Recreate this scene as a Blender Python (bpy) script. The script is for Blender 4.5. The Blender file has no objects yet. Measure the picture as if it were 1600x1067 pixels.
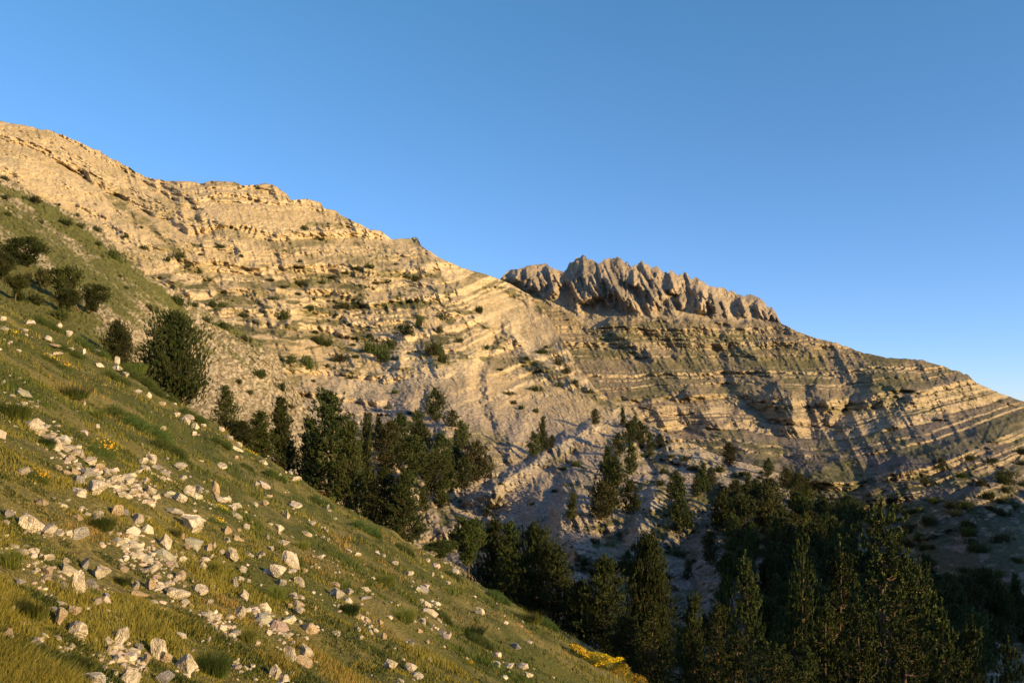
import bpy, math, random
import numpy as np
random.seed(7)
# ------------------------------------------------------------------ camera, sky, sun, exposure
C = bpy.context.scene.collection
F, HZ, CX = 1386.0, 640.0, 800.0
cam_d = bpy.data.cameras.new('camera'); cam = bpy.data.objects.new('camera', cam_d); C.objects.link(cam)
cam.location = (0, 0, 0); cam.rotation_euler = (math.radians(90), 0, 0)
cam_d.sensor_width = 36; cam_d.lens = 36 * F / 1600; cam_d.shift_y = (HZ - 533.5) / 1600
cam_d.clip_start = 0.1; cam_d.clip_end = 20000
bpy.context.scene.camera = cam
SUN_AZ, SUN_EL = 118.0, 13.0
w = bpy.data.worlds.new('World'); bpy.context.scene.world = w; w.use_nodes = True
nt = w.node_tree; bg = nt.nodes['Background']
sky = nt.nodes.new('ShaderNodeTexSky'); sky.sky_type = 'NISHITA'; sky.sun_disc = False
sky.sun_elevation = math.radians(SUN_EL); sky.sun_rotation = math.radians(SUN_AZ)
sky.altitude = 2000; sky.air_density = 0.85; sky.dust_density = 0.0; sky.ozone_density = 2.6
hs_ = nt.nodes.new('ShaderNodeHueSaturation'); hs_.inputs['Saturation'].default_value = 0.93
nt.links.new(sky.outputs[0], hs_.inputs['Color']); tm_ = nt.nodes.new('ShaderNodeMix'); tm_.data_type = 'RGBA'; tm_.blend_type = 'MULTIPLY'; tm_.inputs[0].default_value = 1
tc_ = nt.nodes.new('ShaderNodeTexCoord'); sx_ = nt.nodes.new('ShaderNodeSeparateXYZ'); rp_ = nt.nodes.new('ShaderNodeValToRGB')   # thin mountain air: bluer overhead, no yellow band low down
nt.links.new(tc_.outputs['Generated'], sx_.inputs[0]); nt.links.new(sx_.outputs[2], rp_.inputs[0]); nt.links.new(rp_.outputs[0], tm_.inputs[7])
for p_, c_ in ((.0, (.60, .64, .84)), (.06, (.88, .88, .97)), (.2, (.95, .98, .98)), (.42, (.52, .89, .98))):
    e_ = rp_.color_ramp.elements[0] if p_ == 0 else rp_.color_ramp.elements[1] if p_ == .42 else rp_.color_ramp.elements.new(p_)
    e_.position = p_; e_.color = (*c_, 1)
nt.links.new(hs_.outputs[0], tm_.inputs[6]); nt.links.new(tm_.outputs[2], bg.inputs[0]); bg.inputs[1].default_value = 0.15
sd = bpy.data.lights.new('sun', 'SUN'); sun = bpy.data.objects.new('sun', sd); C.objects.link(sun)
sd.energy = 5.0; sd.angle = math.radians(0.5); sd.color = (1.0, 0.70, 0.30)
sun.rotation_euler = (math.radians(90 - SUN_EL), 0, math.radians(180 - SUN_AZ))
sc = bpy.context.scene
sc.view_settings.view_transform = 'Standard'; sc.view_settings.look = 'None'
sc.view_settings.exposure = 0.72; sc.view_settings.gamma = 1
sc.cycles.max_bounces = 4; sc.cycles.diffuse_bounces = 3; sc.cycles.transparent_max_bounces = 4

# ------------------------------------------------------------------ noise
def _h(i, j, k, s):
    h = (i * np.uint32(374761393) + j * np.uint32(668265263) + k * np.uint32(2147483647) + np.uint32(s * 974711 + 1013))
    h = (h ^ (h >> np.uint32(13))) * np.uint32(1274126177)
    h = (h ^ (h >> np.uint32(16))) * np.uint32(2246822519)
    return (h ^ (h >> np.uint32(15))).astype(np.float32) * np.float32(2.0 / 4294967295.0) - 1
def vn(x, y, z=None, s=0):
    x = np.asarray(x, np.float64); y = np.asarray(y, np.float64)
    xi, yi = np.floor(x), np.floor(y); fx, fy = x - xi, y - yi
    fx = fx * fx * fx * (fx * (fx * 6 - 15) + 10); fy = fy * fy * fy * (fy * (fy * 6 - 15) + 10)
    u = lambda a: a.astype(np.int64).astype(np.uint32)
    X, Y, o = u(xi), u(yi), np.uint32(1)
    def plane(Z):
        a = _h(X, Y, Z, s); b = _h(X + o, Y, Z, s); c = _h(X, Y + o, Z, s); d = _h(X + o, Y + o, Z, s)
        a = a + (b - a) * fx; c = c + (d - c) * fx
        return a + (c - a) * fy
    if z is None: return plane(np.uint32(0))
    z = np.asarray(z, np.float64); zi = np.floor(z); fz = z - zi; fz = fz * fz * (3 - 2 * fz); Z = u(zi)
    p = plane(Z); q = plane(Z + o)
    return p + (q - p) * fz
def fbm(x, y, z=None, o=4, s=0, g=0.5, ridge=False):
    t, a, n = 0, 1.0, 0
    for k in range(o):
        v = vn(x * 2.03 ** k + 7.3 * k, y * 2.03 ** k - 3.1 * k, None if z is None else z * 2.03 ** k, s + k)
        if ridge: v = 1 - 2 * np.abs(v)
        t = t + a * v; n += a; a *= g
    return t / n
def sst(a, b, x):
    t = np.clip((x - a) / (b - a), 0, 1); return t * t * (3 - 2 * t)

# ------------------------------------------------------------------ materials
def newmat(name):
    m = bpy.data.materials.new(name); m.use_nodes = True
    n = m.node_tree; b = n.nodes['Principled BSDF']; b.inputs['Roughness'].default_value = 0.95
    b.inputs['Specular IOR Level'].default_value = 0.15
    return m, n, b
def terrain_mat(name, sc1, sc2, bd, contrast=0.5):
    """vertex-colour tone (rock, soil, grass cover, some painted sun and shade) with fine mottling and bump at real scale"""
    m, n, b = newmat(name); L = n.links
    at = n.nodes.new('ShaderNodeAttribute'); at.attribute_name = 'Col'
    tc = n.nodes.new('ShaderNodeTexCoord')
    n1 = n.nodes.new('ShaderNodeTexNoise'); n1.inputs['Scale'].default_value = sc1; n1.inputs['Detail'].default_value = 8; n1.inputs['Roughness'].default_value = 0.7
    n2 = n.nodes.new('ShaderNodeTexVoronoi'); n2.inputs['Scale'].default_value = sc2
    L.new(tc.outputs['Object'], n1.inputs['Vector']); L.new(tc.outputs['Object'], n2.inputs['Vector'])
    mr = n.nodes.new('ShaderNodeMapRange'); mr.inputs[1].default_value = 0.3; mr.inputs[2].default_value = 0.7
    mr.inputs[3].default_value = 1 - contrast; mr.inputs[4].default_value = 1 + contrast
    L.new(n1.outputs[0], mr.inputs[0])
    mx = n.nodes.new('ShaderNodeMix'); mx.data_type = 'RGBA'; mx.blend_type = 'MULTIPLY'; mx.inputs[0].default_value = 1
    L.new(at.outputs['Color'], mx.inputs[6]); L.new(mr.outputs[0], mx.inputs[7]); L.new(mx.outputs[2], b.inputs['Base Color'])
    ad = n.nodes.new('ShaderNodeMath'); ad.operation = 'MULTIPLY_ADD'; ad.inputs[1].default_value = 0.6
    L.new(n2.outputs[0], ad.inputs[0]); L.new(n1.outputs[0], ad.inputs[2])
    bu = n.nodes.new('ShaderNodeBump'); bu.inputs['Distance'].default_value = bd; bu.inputs['Strength'].default_value = 0.9
    L.new(ad.outputs[0], bu.inputs['Height']); L.new(bu.outputs[0], b.inputs['Normal'])
    return m

def mesh_from(name, V, Fc, mat, col=None, smooth=True, nside=4, parent=None, link=True):
    me = bpy.data.meshes.new(name); V = np.asarray(V, np.float32); Fc = np.asarray(Fc, np.int32)
    me.vertices.add(len(V)); me.vertices.foreach_set('co', V.ravel())
    me.loops.add(Fc.size); me.loops.foreach_set('vertex_index', Fc.ravel())
    me.polygons.add(len(Fc)); me.polygons.foreach_set('loop_start', np.arange(0, Fc.size, nside, dtype=np.int32))
    me.polygons.foreach_set('loop_total', np.full(len(Fc), nside, np.int32))
    me.update(calc_edges=True)
    me.polygons.foreach_set('use_smooth', np.full(len(Fc), smooth))
    if col is not None:
        a = me.color_attributes.new('Col', 'FLOAT_COLOR', 'POINT')
        c = np.ones((len(V), 4), np.float32); c[:, :3] = col; a.data.foreach_set('color', c.ravel())
    me.materials.append(mat)
    if not link: return me
    o = bpy.data.objects.new(name, me); C.objects.link(o)
    if parent: o.parent = parent
    return o
def structure(o): o['kind'] = 'structure'; return o
def gridfaces(nr, nc):
    i = np.arange(nr - 1)[:, None] * nc + np.arange(nc - 1)[None, :]
    return np.stack([i, i + 1, i + nc + 1, i + nc], -1).reshape(-1, 4)

# ------------------------------------------------------------------ survey tools: the hillsides as surveyed depth sheets
def rbf(ctrl):
    P = np.array(ctrl, float); X = P[:, :2] / 200; f = np.log(P[:, 2]); n = len(P)
    def k(r2): return 0.5 * r2 * np.log(r2 + 1e-9)
    D = ((X[:, None] - X[None]) ** 2).sum(-1); A = np.zeros((n + 3, n + 3)); A[:n, :n] = k(D) + np.eye(n) * 0.02
    A[:n, n] = 1; A[:n, n + 1:] = X; A[n, :n] = 1; A[n + 1:, :n] = X.T
    wv = np.linalg.solve(A, np.r_[f, 0, 0, 0])
    def ev(px, py):
        x, y = px / 200, py / 200; r = wv[n] + wv[n + 1] * x + wv[n + 2] * y
        for i in range(n): r = r + wv[i] * k((x - X[i, 0]) ** 2 + (y - X[i, 1]) ** 2)
        return np.exp(r)
    return ev
def polyfield(px, py, pts, wl, wr=None):
    """tent profile around a polyline: 1 on the line, 0 beyond wl (left side) / wr (right side)"""
    wr = wr or wl; W = max(wl, wr); best = np.full(px.shape, 1e9); sg = np.zeros(px.shape); tt = np.zeros(px.shape); n = len(pts) - 1
    xs = [p[0] for p in pts]; ys = [p[1] for p in pts]
    mk = (px > min(xs) - W) & (px < max(xs) + W) & (py > min(ys) - W) & (py < max(ys) + W)
    out = np.zeros(px.shape)
    if not mk.any(): return out
    x, y = px[mk], py[mk]; best = np.full(x.shape, 1e9); sd_ = np.zeros(x.shape); tt = np.zeros(x.shape)
    for i in range(n):
        ax, ay = pts[i][:2]; bx, by = pts[i + 1][:2]; dx, dy = bx - ax, by - ay; q = dx * dx + dy * dy
        t = np.clip(((x - ax) * dx + (y - ay) * dy) / q, 0, 1); d = np.hypot(x - ax - t * dx, y - ay - t * dy)
        c = dx * (y - ay) - dy * (x - ax); m = d < best
        best = np.where(m, d, best); sd_ = np.where(m, c, sd_); tt = np.where(m, (i + t) / n, tt)
    wv = np.where(sd_ > 0, wl, wr)      # travelling downwards in the picture: cross > 0 is the left side
    out[mk] = np.clip(1 - best / wv, 0, 1) * sst(0, 0.12, tt + 0.06) * sst(0, 0.2, 1.05 - tt)
    return out
def strata_table(seed, thick=6.0, n=4000, hard_share=0.35, shape=1.1):
    """rate of retreat per picture-unit of height through irregular hard and soft beds (hard = cliff)"""
    r = np.random.RandomState(seed); rate = np.zeros(n); hard = np.zeros(n); i = 0
    while i < n:
        t = max(2, int(r.gamma(shape, thick / shape) * 2)); h = r.rand() < hard_share * 1.3
        if h: t = max(2, int(t * 0.6))
        rate[i:i + t] = r.uniform(0.0, 0.35) if h else r.uniform(0.9, 1.5); hard[i:i + t] = r.uniform(0.55, 1) if h else r.uniform(0, 0.25); i += t
    k = np.array([0.25, 0.5, 0.25]); hard = np.convolve(hard, k, 'same')
    rate /= rate.mean(); cum = np.cumsum(rate) * 0.5; s = np.arange(n) * 0.5; off = cum - s
    # keep it from wandering: remove the slow drift
    ker = np.ones(241) / 241; off = off - np.convolve(np.pad(off, 120, 'edge'), ker, 'valid')
    return s, off, hard

class Sheet:
    def __init__(self, name, x0, x1, dx, top, bot, nr, depth, back):
        self.px1 = np.arange(x0, x1 + dx, dx); self.x0, self.dx, self.nr = x0, dx, nr
        self.top = top(self.px1); self.bot = bot(self.px1); self.name = name
        t = np.linspace(0, 1, nr)[:, None]
        self.px = np.repeat(self.px1[None], nr, 0); self.py = self.bot[None] + (self.top - self.bot)[None] * t
        self.Y = depth(self.px, self.py); self.back = back
        self.below = self.py - self.top[None]          # picture units under the skyline
    def world(self): return (self.px - CX) / F * self.Y, self.Y, (HZ - self.py) / F * self.Y
    def build(self, col, mat):
        x, y, z = self.world(); V = np.stack([x, y, z], -1); c = col
        rows, cols = [V], [c]; last, lc = V[-1], c[-1]; n = 10
        for k in range(1, n + 1):                       # the far side of the ridge
            d = self.back * (k / n) ** 1.5; q = last.copy(); q[:, 1] += d * 1.0; q[:, 0] += last[:, 0] / last[:, 1] * d * 0.3; q[:, 2] -= d * 0.62 + 0.06 * d * vn(q[:, 0] / 30, q[:, 1] / 30)
            rows.append(q[None]); cols.append(lc[None])
        V = np.concatenate(rows, 0); c = np.concatenate(cols, 0); nr, nc = V.shape[:2]
        return structure(mesh_from(self.name, V.reshape(-1, 3), gridfaces(nr, nc), mat, c.reshape(-1, 3)))
    def at(self, px, py):
        j = int(np.clip(round((px - self.x0) / self.dx), 0, len(self.px1) - 1))
        f = (py - self.bot[j]) / (self.top[j] - self.bot[j]); i = int(np.clip(round(f * (self.nr - 1)), 0, self.nr - 1))
        Y = float(self.Y[i, j]); return np.array([(px - CX) / F * Y, Y, (HZ - self.py[i, j]) / F * Y])
def line(pts, amp=0.0, scale=12.0, seed=0, oct=5, teeth=None):
    xs = [p[0] for p in pts]; ys = [p[1] for p in pts]; am = [p[2] if len(p) > 2 else amp for p in pts]
    def f(x):
        y = np.interp(x, xs, ys) - np.interp(x, xs, am) * fbm(x / scale, x * 0 + seed, o=oct, s=seed, g=0.6)
        if teeth: y = y - sst(teeth[0], teeth[0] + 20, x) * (1 - sst(teeth[1] - 10, teeth[1], x)) * teeth[2] * fbm(x / 8, x * 0 + 3.3, o=3, s=seed + 50, g=.6, ridge=True)
        return y
    return f
def mixc(a, b, t): t = t[..., None]; return a * (1 - t) + b * t
def rgb(*c): return np.array(c, np.float32)
# ================================================================== THE LAND
LIME, PALE, GREY = rgb(.40, .345, .275), rgb(.52, .46, .37), rgb(.27, .25, .225)
SCREE, SOIL, GRASSC, DRYG = rgb(.31, .28, .25), rgb(.22, .17, .11), rgb(.085, .10, .028), rgb(.19, .17, .07)

def relief(px, py, Y, unit):
    """rock relief in metres, unit = size of one picture unit there"""
    x, y, z = (px - CX) / F * Y, Y, (HZ - py) / F * Y
    a = fbm(x / 60, y / 90, z / 60, o=3, s=3) * 9
    b = fbm(x / 16, y / 26, z / 18, o=4, s=11, ridge=True, g=.55) * 3.2
    c = fbm(x / 4.0, y / 7, z / 4.0, o=3, s=23, g=.6) * 1.2
    return a, b, c

# ---- far mountain with the crags (D)
topD = line([(700, 455, 0), (780, 438, 1), (792, 425, 1), (797, 421, 2), (812, 420, 2), (822, 416, 2), (842, 413, 2), (853, 411, 2), (862, 420, 3), (876, 427, 3), (884, 424, 3), (890, 412, 3), (903, 403, 3), (912, 403, 4), (925, 409, 4), (936, 411, 3),
             (950, 407, 3), (964, 404, 3), (975, 410, 5), (988, 416, 5), (1005, 413, 6), (1020, 418, 6), (1040, 427, 6), (1058, 428, 6), (1078, 431, 5), (1096, 440, 5), (1112, 448, 4), (1130, 452, 4), (1150, 460, 3), (1180, 465, 4), (1195, 475, 4),
             (1208, 485, 4), (1219, 501, 4), (1222, 506, 2), (1245, 517, 2), (1275, 529, 1.5), (1310, 537, 2), (1345, 550, 1.5), (1385, 559, 1), (1440, 562, 1.5), (1475, 572, 3), (1510, 585, 3), (1535, 603, 3), (1565, 615, 2), (1600, 628, 2), (1800, 720, 2)], scale=7, seed=5, teeth=(850, 1222, 5))
botD = line([(700, 560), (860, 640), (950, 740), (1100, 830), (1240, 900), (1400, 980), (1600, 1100), (1800, 1150)])
depD = rbf([(700, 440, 1500), (790, 430, 1520), (905, 405, 1600), (1060, 430, 1620), (1220, 503, 1600), (1440, 562, 1400), (1600, 630, 1260), (1800, 720, 1100),
            (900, 500, 1430), (1050, 500, 1440), (1220, 520, 1500), (860, 560, 1150), (1000, 580, 1180), (1150, 580, 1250), (1300, 580, 1300), (1450, 620, 1130), (1600, 690, 900),
            (930, 640, 900), (1080, 650, 960), (1200, 660, 950), (1300, 650, 1030), (1150, 720, 760), (1240, 745, 700), (1400, 700, 820), (1600, 780, 630), (1330, 800, 620), (1450, 850, 480), (1600, 920, 360), (1700, 900, 600),
            (1240, 880, 450), (950, 740, 600), (1600, 1080, 350), (1800, 1100, 330)])
D = Sheet('far_mountain', 690, 1800, 1.5, topD, botD, 540, depD, 900)
px, py, Y = D.px, D.py, D.Y
botcrag = np.interp(px, [780, 800, 850, 900, 925, 960, 1010, 1060, 1130, 1222, 1235, 1260], [434, 440, 470, 500, 512, 500, 503, 500, 503, 506, 508, 500])
warp = 9 * fbm(px / 24, py / 60, o=3, s=41) + 2 * fbm(px / 12, py / 12, o=3, s=42)
crag = sst(-3, 5, botcrag - py + warp) * sst(782, 796, px) * (1 - sst(1218, 1228, px))
a, b, c = relief(px, py, Y, 1)
amp = 0 * Y
# buttresses of the crags: (points, half width left, right, metres out)
RIB = [([(797, 424), (806, 434), (830, 452), (850, 478)], 8, 34, 26), ([(905, 403), (915, 420), (920, 445), (926, 478)], 26, 22, 52), ([(869, 440), (864, 455), (857, 470)], 7, 8, 40),
       ([(903, 457), (900, 480), (905, 508)], 8, 8, 40), ([(929, 410), (942, 430), (958, 448), (978, 470), (1014, 503)], 20, 14, 60), ([(963, 405), (975, 425), (1000, 445), (1018, 462), (1026, 502)], 16, 13, 50),
       ([(1004, 412), (1016, 430), (1024, 450)], 9, 8, 32), ([(1025, 424), (1022, 440), (1040, 470)], 8, 8, 34), ([(1058, 432), (1046, 458)], 10, 7, 32), ([(1064, 458), (1067, 485)], 6, 6, 26),
       ([(1087, 436), (1098, 458), (1092, 492)], 12, 11, 44), ([(1109, 450), (1118, 478), (1126, 504)], 10, 10, 40), ([(1129, 470), (1138, 502)], 7, 7, 26), ([(1159, 466), (1166, 502)], 9, 10, 34),
       ([(1181, 470), (1195, 504)], 9, 9, 34), ([(1205, 486), (1219, 507)], 7, 7, 24), ([(940, 470), (925, 500)], 6, 6, 20), ([(985, 470), (975, 497)], 8, 7, 24), ([(1043, 470), (1053, 500)], 9, 8, 28), ([(855, 420), (874, 440)], 10, 10, 20)]
wx = px + 3.5 * fbm(px / 10, py / 10, o=3, s=51, g=.5); wy = py + 3 * fbm(px / 11, py / 9, o=3, s=53, g=.5)
out = 0 * Y
for pts, wl, wr, m in RIB: out = np.maximum(out, polyfield(wx, wy, pts, wl * 1.7, wr * 1.7) ** 1.3 * m)
jag = fbm((wx - .5 * wy) / 20, (wy + .3 * wx) / 40, o=4, s=60, ridge=True, g=.62) * 20 + fbm(wx / 9, wy / 15, o=4, s=61, ridge=True, g=.65) * 9 - 8 * sst(.35, .8, fbm(wx / 5, wy / 20, o=2, s=64, ridge=True)) + fbm(px / 3.2, py / 6, o=3, s=67, ridge=True, g=.6) * 4
th = np.clip((botcrag - py) / np.maximum(botcrag - D.top[None], 8), 0, 1)
env = sst(-.02, .48, th) * (.35 + .65 * sst(1.05, .6, th))
crk = fbm(px / 3.2, py / 3.4, o=2, s=59, g=.8) * 2.0
rr_ = np.random.RandomState(5); fins = 0 * Y; fx_, fy_ = px + 2.0 * fbm(px / 6, py / 6, o=3, s=52, g=.7), py + 2.0 * fbm(px / 6, py / 6, o=3, s=54, g=.7)
for q_ in range(150):                              # small arêtes and fins
    x0 = rr_.uniform(800, 1222); tp = np.interp(x0, D.px1, D.top); bt = np.interp(x0, [800, 850, 925, 1010, 1222], [440, 472, 512, 503, 506]); u_ = rr_.uniform(-.05, .75); y0 = tp + (bt - tp) * u_; L_ = rr_.uniform(.25, .8) * (bt - tp); ln = rr_.uniform(-.1, .75)
    w_ = rr_.uniform(3.5, 9); fins = np.maximum(fins, polyfield(fx_, fy_, [(x0, y0), (x0 + L_ * ln * .4, y0 + L_ * .5), (x0 + L_ * ln, y0 + L_)], w_ * rr_.uniform(.5, 1), w_) * w_ * rr_.uniform(1.5, 3.0))
rky = np.maximum(sst(4, 16, out), sst(.42, .75, th + .15 * fbm(px / 10, py / 10, o=2, s=58)))     # bare rock; the rest is talus between the buttresses
Y = Y - crag * (out * 1.25 + (jag * .4 + crk + fins * 1.7) * (.15 + .85 * rky) - 18 * (.35 + .65 * sst(.2, .8, th))) * env
# lower spurs and gullies
SP = [([(1212, 598), (1238, 612), (1240, 640), (1236, 665)], 46, 26, 46), ([(1270, 600), (1287, 612), (1292, 626), (1318, 645)], 36, 30, 40), ([(1060, 615), (1090, 640), (1130, 680), (1215, 745)], 50, 60, 38),
      ([(1070, 618), (1030, 640), (1050, 668)], 34, 30, 34), ([(1440, 645), (1400, 660), (1330, 700), (1262, 750)], 22, 60, 30), ([(1600, 655), (1500, 690), (1420, 720), (1330, 790)], 16, 50, 34),
      ([(1360, 590), (1400, 605), (1440, 640)], 50, 40, 26), ([(1640, 700), (1520, 770), (1420, 840)], 14, 46, 34), ([(1130, 520), (1180, 560), (1215, 600)], 30, 24, 22), ([(960, 520), (1030, 560), (1090, 610)], 34, 26, 22),
      ([(1230, 515), (1330, 560), (1420, 600)], 40, 40, 18), ([(1355, 595), (1372, 604)], 16, 10, 16), ([(1440, 672), (1428, 690)], 14, 10, 14), ([(1590, 880), (1580, 920), (1600, 960)], 26, 20, 30)]
GU = [([(1120, 600), (1165, 625), (1208, 667), (1220, 699), (1242, 748)], 34, 30, 42), ([(880, 505), (975, 545), (1010, 570)], 10, 14, 12), ([(1000, 520), (1045, 552), (1080, 590), (1130, 610)], 16, 16, 18), ([(1115, 540), (1135, 590), (1140, 620)], 12, 12, 14),
      ([(1310, 640), (1400, 640), (1470, 650)], 14, 14, 14), ([(1340, 600), (1320, 640), (1300, 665), (1225, 690)], 24, 24, 26), ([(1242, 748), (1290, 790), (1370, 860)], 34, 30, 30)]
so = 0 * Y
for pts, wl, wr, m in SP: so = np.maximum(so, polyfield(wx, wy, pts, wl, wr) * m)
for pts, wl, wr, m in GU: so = so - polyfield(wx, wy, pts, wl, wr) * m
nz = (1 - crag)
rib = fbm((px - 0.55 * py) / 30, (py + .3 * px) / 120, o=4, s=71, ridge=True, g=.55)
Y = Y - nz * (so * Y / 1000 * 0.95 + (rib * 13 + a * 1.6 + b * .8) * Y / 1200)
# bedding
tilt = np.interp(px, [800, 1000, 1150, 1300, 1450, 1600, 1800], [0, 0, -2, 6, 30, 84, 170]) * sst(540, 720, py + 0.10 * (px - 1000)) + 14 * np.cos((px - 1130) / 95) * sst(560, 640, py) * (1 - sst(1300, 1400, px))
s = 900 - (py + tilt) + 3.0 * fbm(px / 70, py / 40, o=3, s=73) + 1.3 * fbm(px / 14, py / 14, o=2, s=74)
s = s + 2.5 * np.floor(2.2 * vn(px / 90 + py / 200, py / 140, s=78))
S, OFF, HARD = strata_table(12, 3.3, hard_share=0.36, shape=2.6)
off = np.interp(s, S, OFF); hard = np.interp(s, S, HARD)
patch = sst(-.75, -.1, fbm(px / 70, py / 24, o=4, s=75))
low = 0.25 + 0.75 * sst(760, 560, py - 0.25 * (px - 1200))
Y = Y + nz * off * 0.0034 * Y * patch
D.Y = Y = Y - c * 1.8 - fbm(px / 3.3, py / 3, o=3, s=88, g=.7) * 3.6 * Y / 1200 - nz * fbm(px / 9, py / 8, o=3, s=87, ridge=True, g=.6) * 2 * Y / 1200
brk = sst(-.5, .2, fbm(px / 8, py / 3, o=3, s=76))
rockm = np.clip(hard * patch * (0.35 + .65 * brk) * 1.25, 0, 1)
green = sst(-.15, .35, fbm(px / 60, py / 22, o=4, s=77) + 0.35 * (0.45 - hard)) * nz
green *= np.interp(px, [800, 900, 1100, 1300, 1600], [.75, .75, .75, .85, .7])
flank_shade = sst(600, 700, py) * sst(950, 1150, px)  # cool shade of the lower right flank, painted into the slope colour
base = mixc(np.broadcast_to(rgb(.225, .175, .105), px.shape + (3,)), np.broadcast_to(rgb(.135, .115, .10), px.shape + (3,)), flank_shade)
col = mixc(base, np.broadcast_to(rgb(.10, .10, .032), px.shape + (3,)), green * .9)
col = mixc(col, np.broadcast_to(rgb(.44, .35, .23), px.shape + (3,)), rockm * .8)
cragc = mixc(np.broadcast_to(rgb(.36, .285, .20), px.shape + (3,)), np.broadcast_to(rgb(.20, .17, .135), px.shape + (3,)), sst(-.3, .4, fbm(px / 20, py / 30, o=3, s=79)))
col = mixc(col, mixc(np.broadcast_to(rgb(.34, .275, .185), px.shape + (3,)), cragc, rky), crag)
shr = sst(.05, .25, fbm(px / 16, py / 7, o=4, s=81) - .2 + .6 * sst(700, 800, py - .15 * (px - 1300)) ) * sst(640, 740, py - .05 * (px - 1200))
col = mixc(col, np.broadcast_to(rgb(.055, .06, .025), px.shape + (3,)), shr * .8)
col = col * (1 + .36 * fbm(px / 3, py / 2.2, o=3, s=83, g=.8))[..., None]
mD = terrain_mat('far_limestone', .45, .30, 1.6, .5)
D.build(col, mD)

# ---- near mountain: golden face, scree bowl and wooded spur (C)
topC = line([(-140, 165, 3), (0, 191, 3), (45, 198, 3), (75, 204, 3), (110, 216, 4), (150, 234, 4), (190, 256, 3), (225, 276, 2), (260, 283, 1), (305, 284, 1), (312, 288, 2), (335, 282, 2), (365, 284, 2), (380, 290, 2), (410, 287, 2), (432, 291, 2), (447, 303, 3), (455, 312, 2), (478, 311, 2), (500, 315, 2),
             (506, 325, 2), (522, 328, 1), (532, 336, 2), (560, 349, 2), (580, 359, 3), (596, 361, 2), (612, 374, 2), (635, 372, 2), (652, 371, 2), (660, 386, 3), (690, 404, 2), (720, 418, 1), (760, 429, 1), (795, 442, 1.5), (830, 463, 2), (860, 500, 2), (885, 540, 3), (905, 575, 3), (930, 607, 3), (965, 634, 3), (1000, 655, 3), (1050, 680, 3), (1100, 702, 4), (1160, 722, 4), (1215, 738, 4), (1250, 757, 4), (1300, 795, 5), (1360, 835, 5), (1420, 870, 6), (1500, 915, 6), (1600, 960, 6), (1800, 1040, 6)], scale=8, seed=9)
botC = line([(-140, 560), (200, 640), (400, 740), (480, 800), (700, 960), (900, 1120), (1000, 1160), (1800, 1180)])
depC = rbf([(-140, 165, 560), (0, 190, 600), (220, 275, 700), (430, 290, 790), (640, 375, 860), (795, 440, 930), (0, 260, 470), (200, 380, 470), (350, 350, 610), (330, 480, 430), (430, 560, 340), (420, 430, 540), (560, 440, 610), (700, 440, 700), (500, 520, 470), (620, 520, 500), (620, 580, 410), (520, 620, 340),
            (760, 500, 640), (800, 540, 600), (860, 560, 560), (905, 580, 530), (760, 580, 440), (640, 620, 350), (700, 680, 300), (600, 700, 270), (600, 780, 210), (760, 700, 290), (800, 640, 380), (880, 640, 400), (960, 650, 410), (850, 700, 320), (780, 790, 235), (700, 860, 190),
            (940, 700, 320), (1040, 690, 350), (1000, 760, 260), (1100, 720, 320), (1180, 760, 270), (1250, 757, 300), (880, 800, 210), (900, 920, 160), (1050, 860, 190), (1100, 960, 150), (1200, 880, 180), (1300, 860, 215), (1420, 920, 190), (1600, 970, 230), (1300, 1000, 140), (1500, 1080, 130), (1050, 1100, 110), (480, 780, 190), (0, 480, 330), (1800, 1100, 200)])
CC = Sheet('near_mountain', -140, 1800, 1.5, topC, botC, 680, depC, 500)
px, py, Y = CC.px, CC.py, CC.Y
wx = px + 7 * fbm(px / 18, py / 18, o=4, s=91, g=.6); wy = py + 6 * fbm(px / 18, py / 18, o=4, s=92, g=.6)
a, b, c = relief(px, py, Y, 1)
SPC = [([(797, 500), (800, 519), (822, 556), (860, 580), (897, 597), (932, 612)], 18, 14, 14), ([(640, 520), (632, 540), (625, 580)], 30, 16, 10), ([(660, 535), (680, 560), (700, 590)], 14, 12, 7), ([(560, 560), (530, 600), (500, 625)], 30, 30, 9),
       ([(935, 664), (900, 680), (862, 700), (800, 745), (720, 792)], 12, 22, 17), ([(855, 592), (820, 600), (780, 620)], 8, 14, 5), ([(1020, 760), (1010, 810), (985, 860)], 24, 30, 20), ([(705, 640), (690, 700), (705, 770)], 26, 20, 9), ([(830, 640), (800, 690), (790, 730)], 16, 20, 7), ([(880, 790), (870, 850), (890, 900)], 20, 24, 9), ([(985, 690), (960, 730), (950, 780)], 18, 24, 9), ([(1064, 800), (1066, 840)], 10, 9, 9), ([(1035, 690), (1110, 745), (1180, 800), (1260, 860)], 20, 50, 14),
       ([(920, 770), (880, 850), (910, 920)], 30, 40, 8), ([(1120, 700), (1220, 790), (1320, 860)], 30, 30, 10), ([(430, 470), (410, 490), (440, 520)], 16, 20, 6), ([(0, 250), (120, 300), (230, 400), (330, 490), (430, 600)], 40, 30, 9), ([(300, 300), (420, 440), (470, 520)], 24, 24, 7), ([(560, 350), (640, 400), (700, 470)], 30, 30, 8), ([(655, 372), (690, 420), (740, 500), (790, 512)], 20, 24, 9)]
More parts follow.
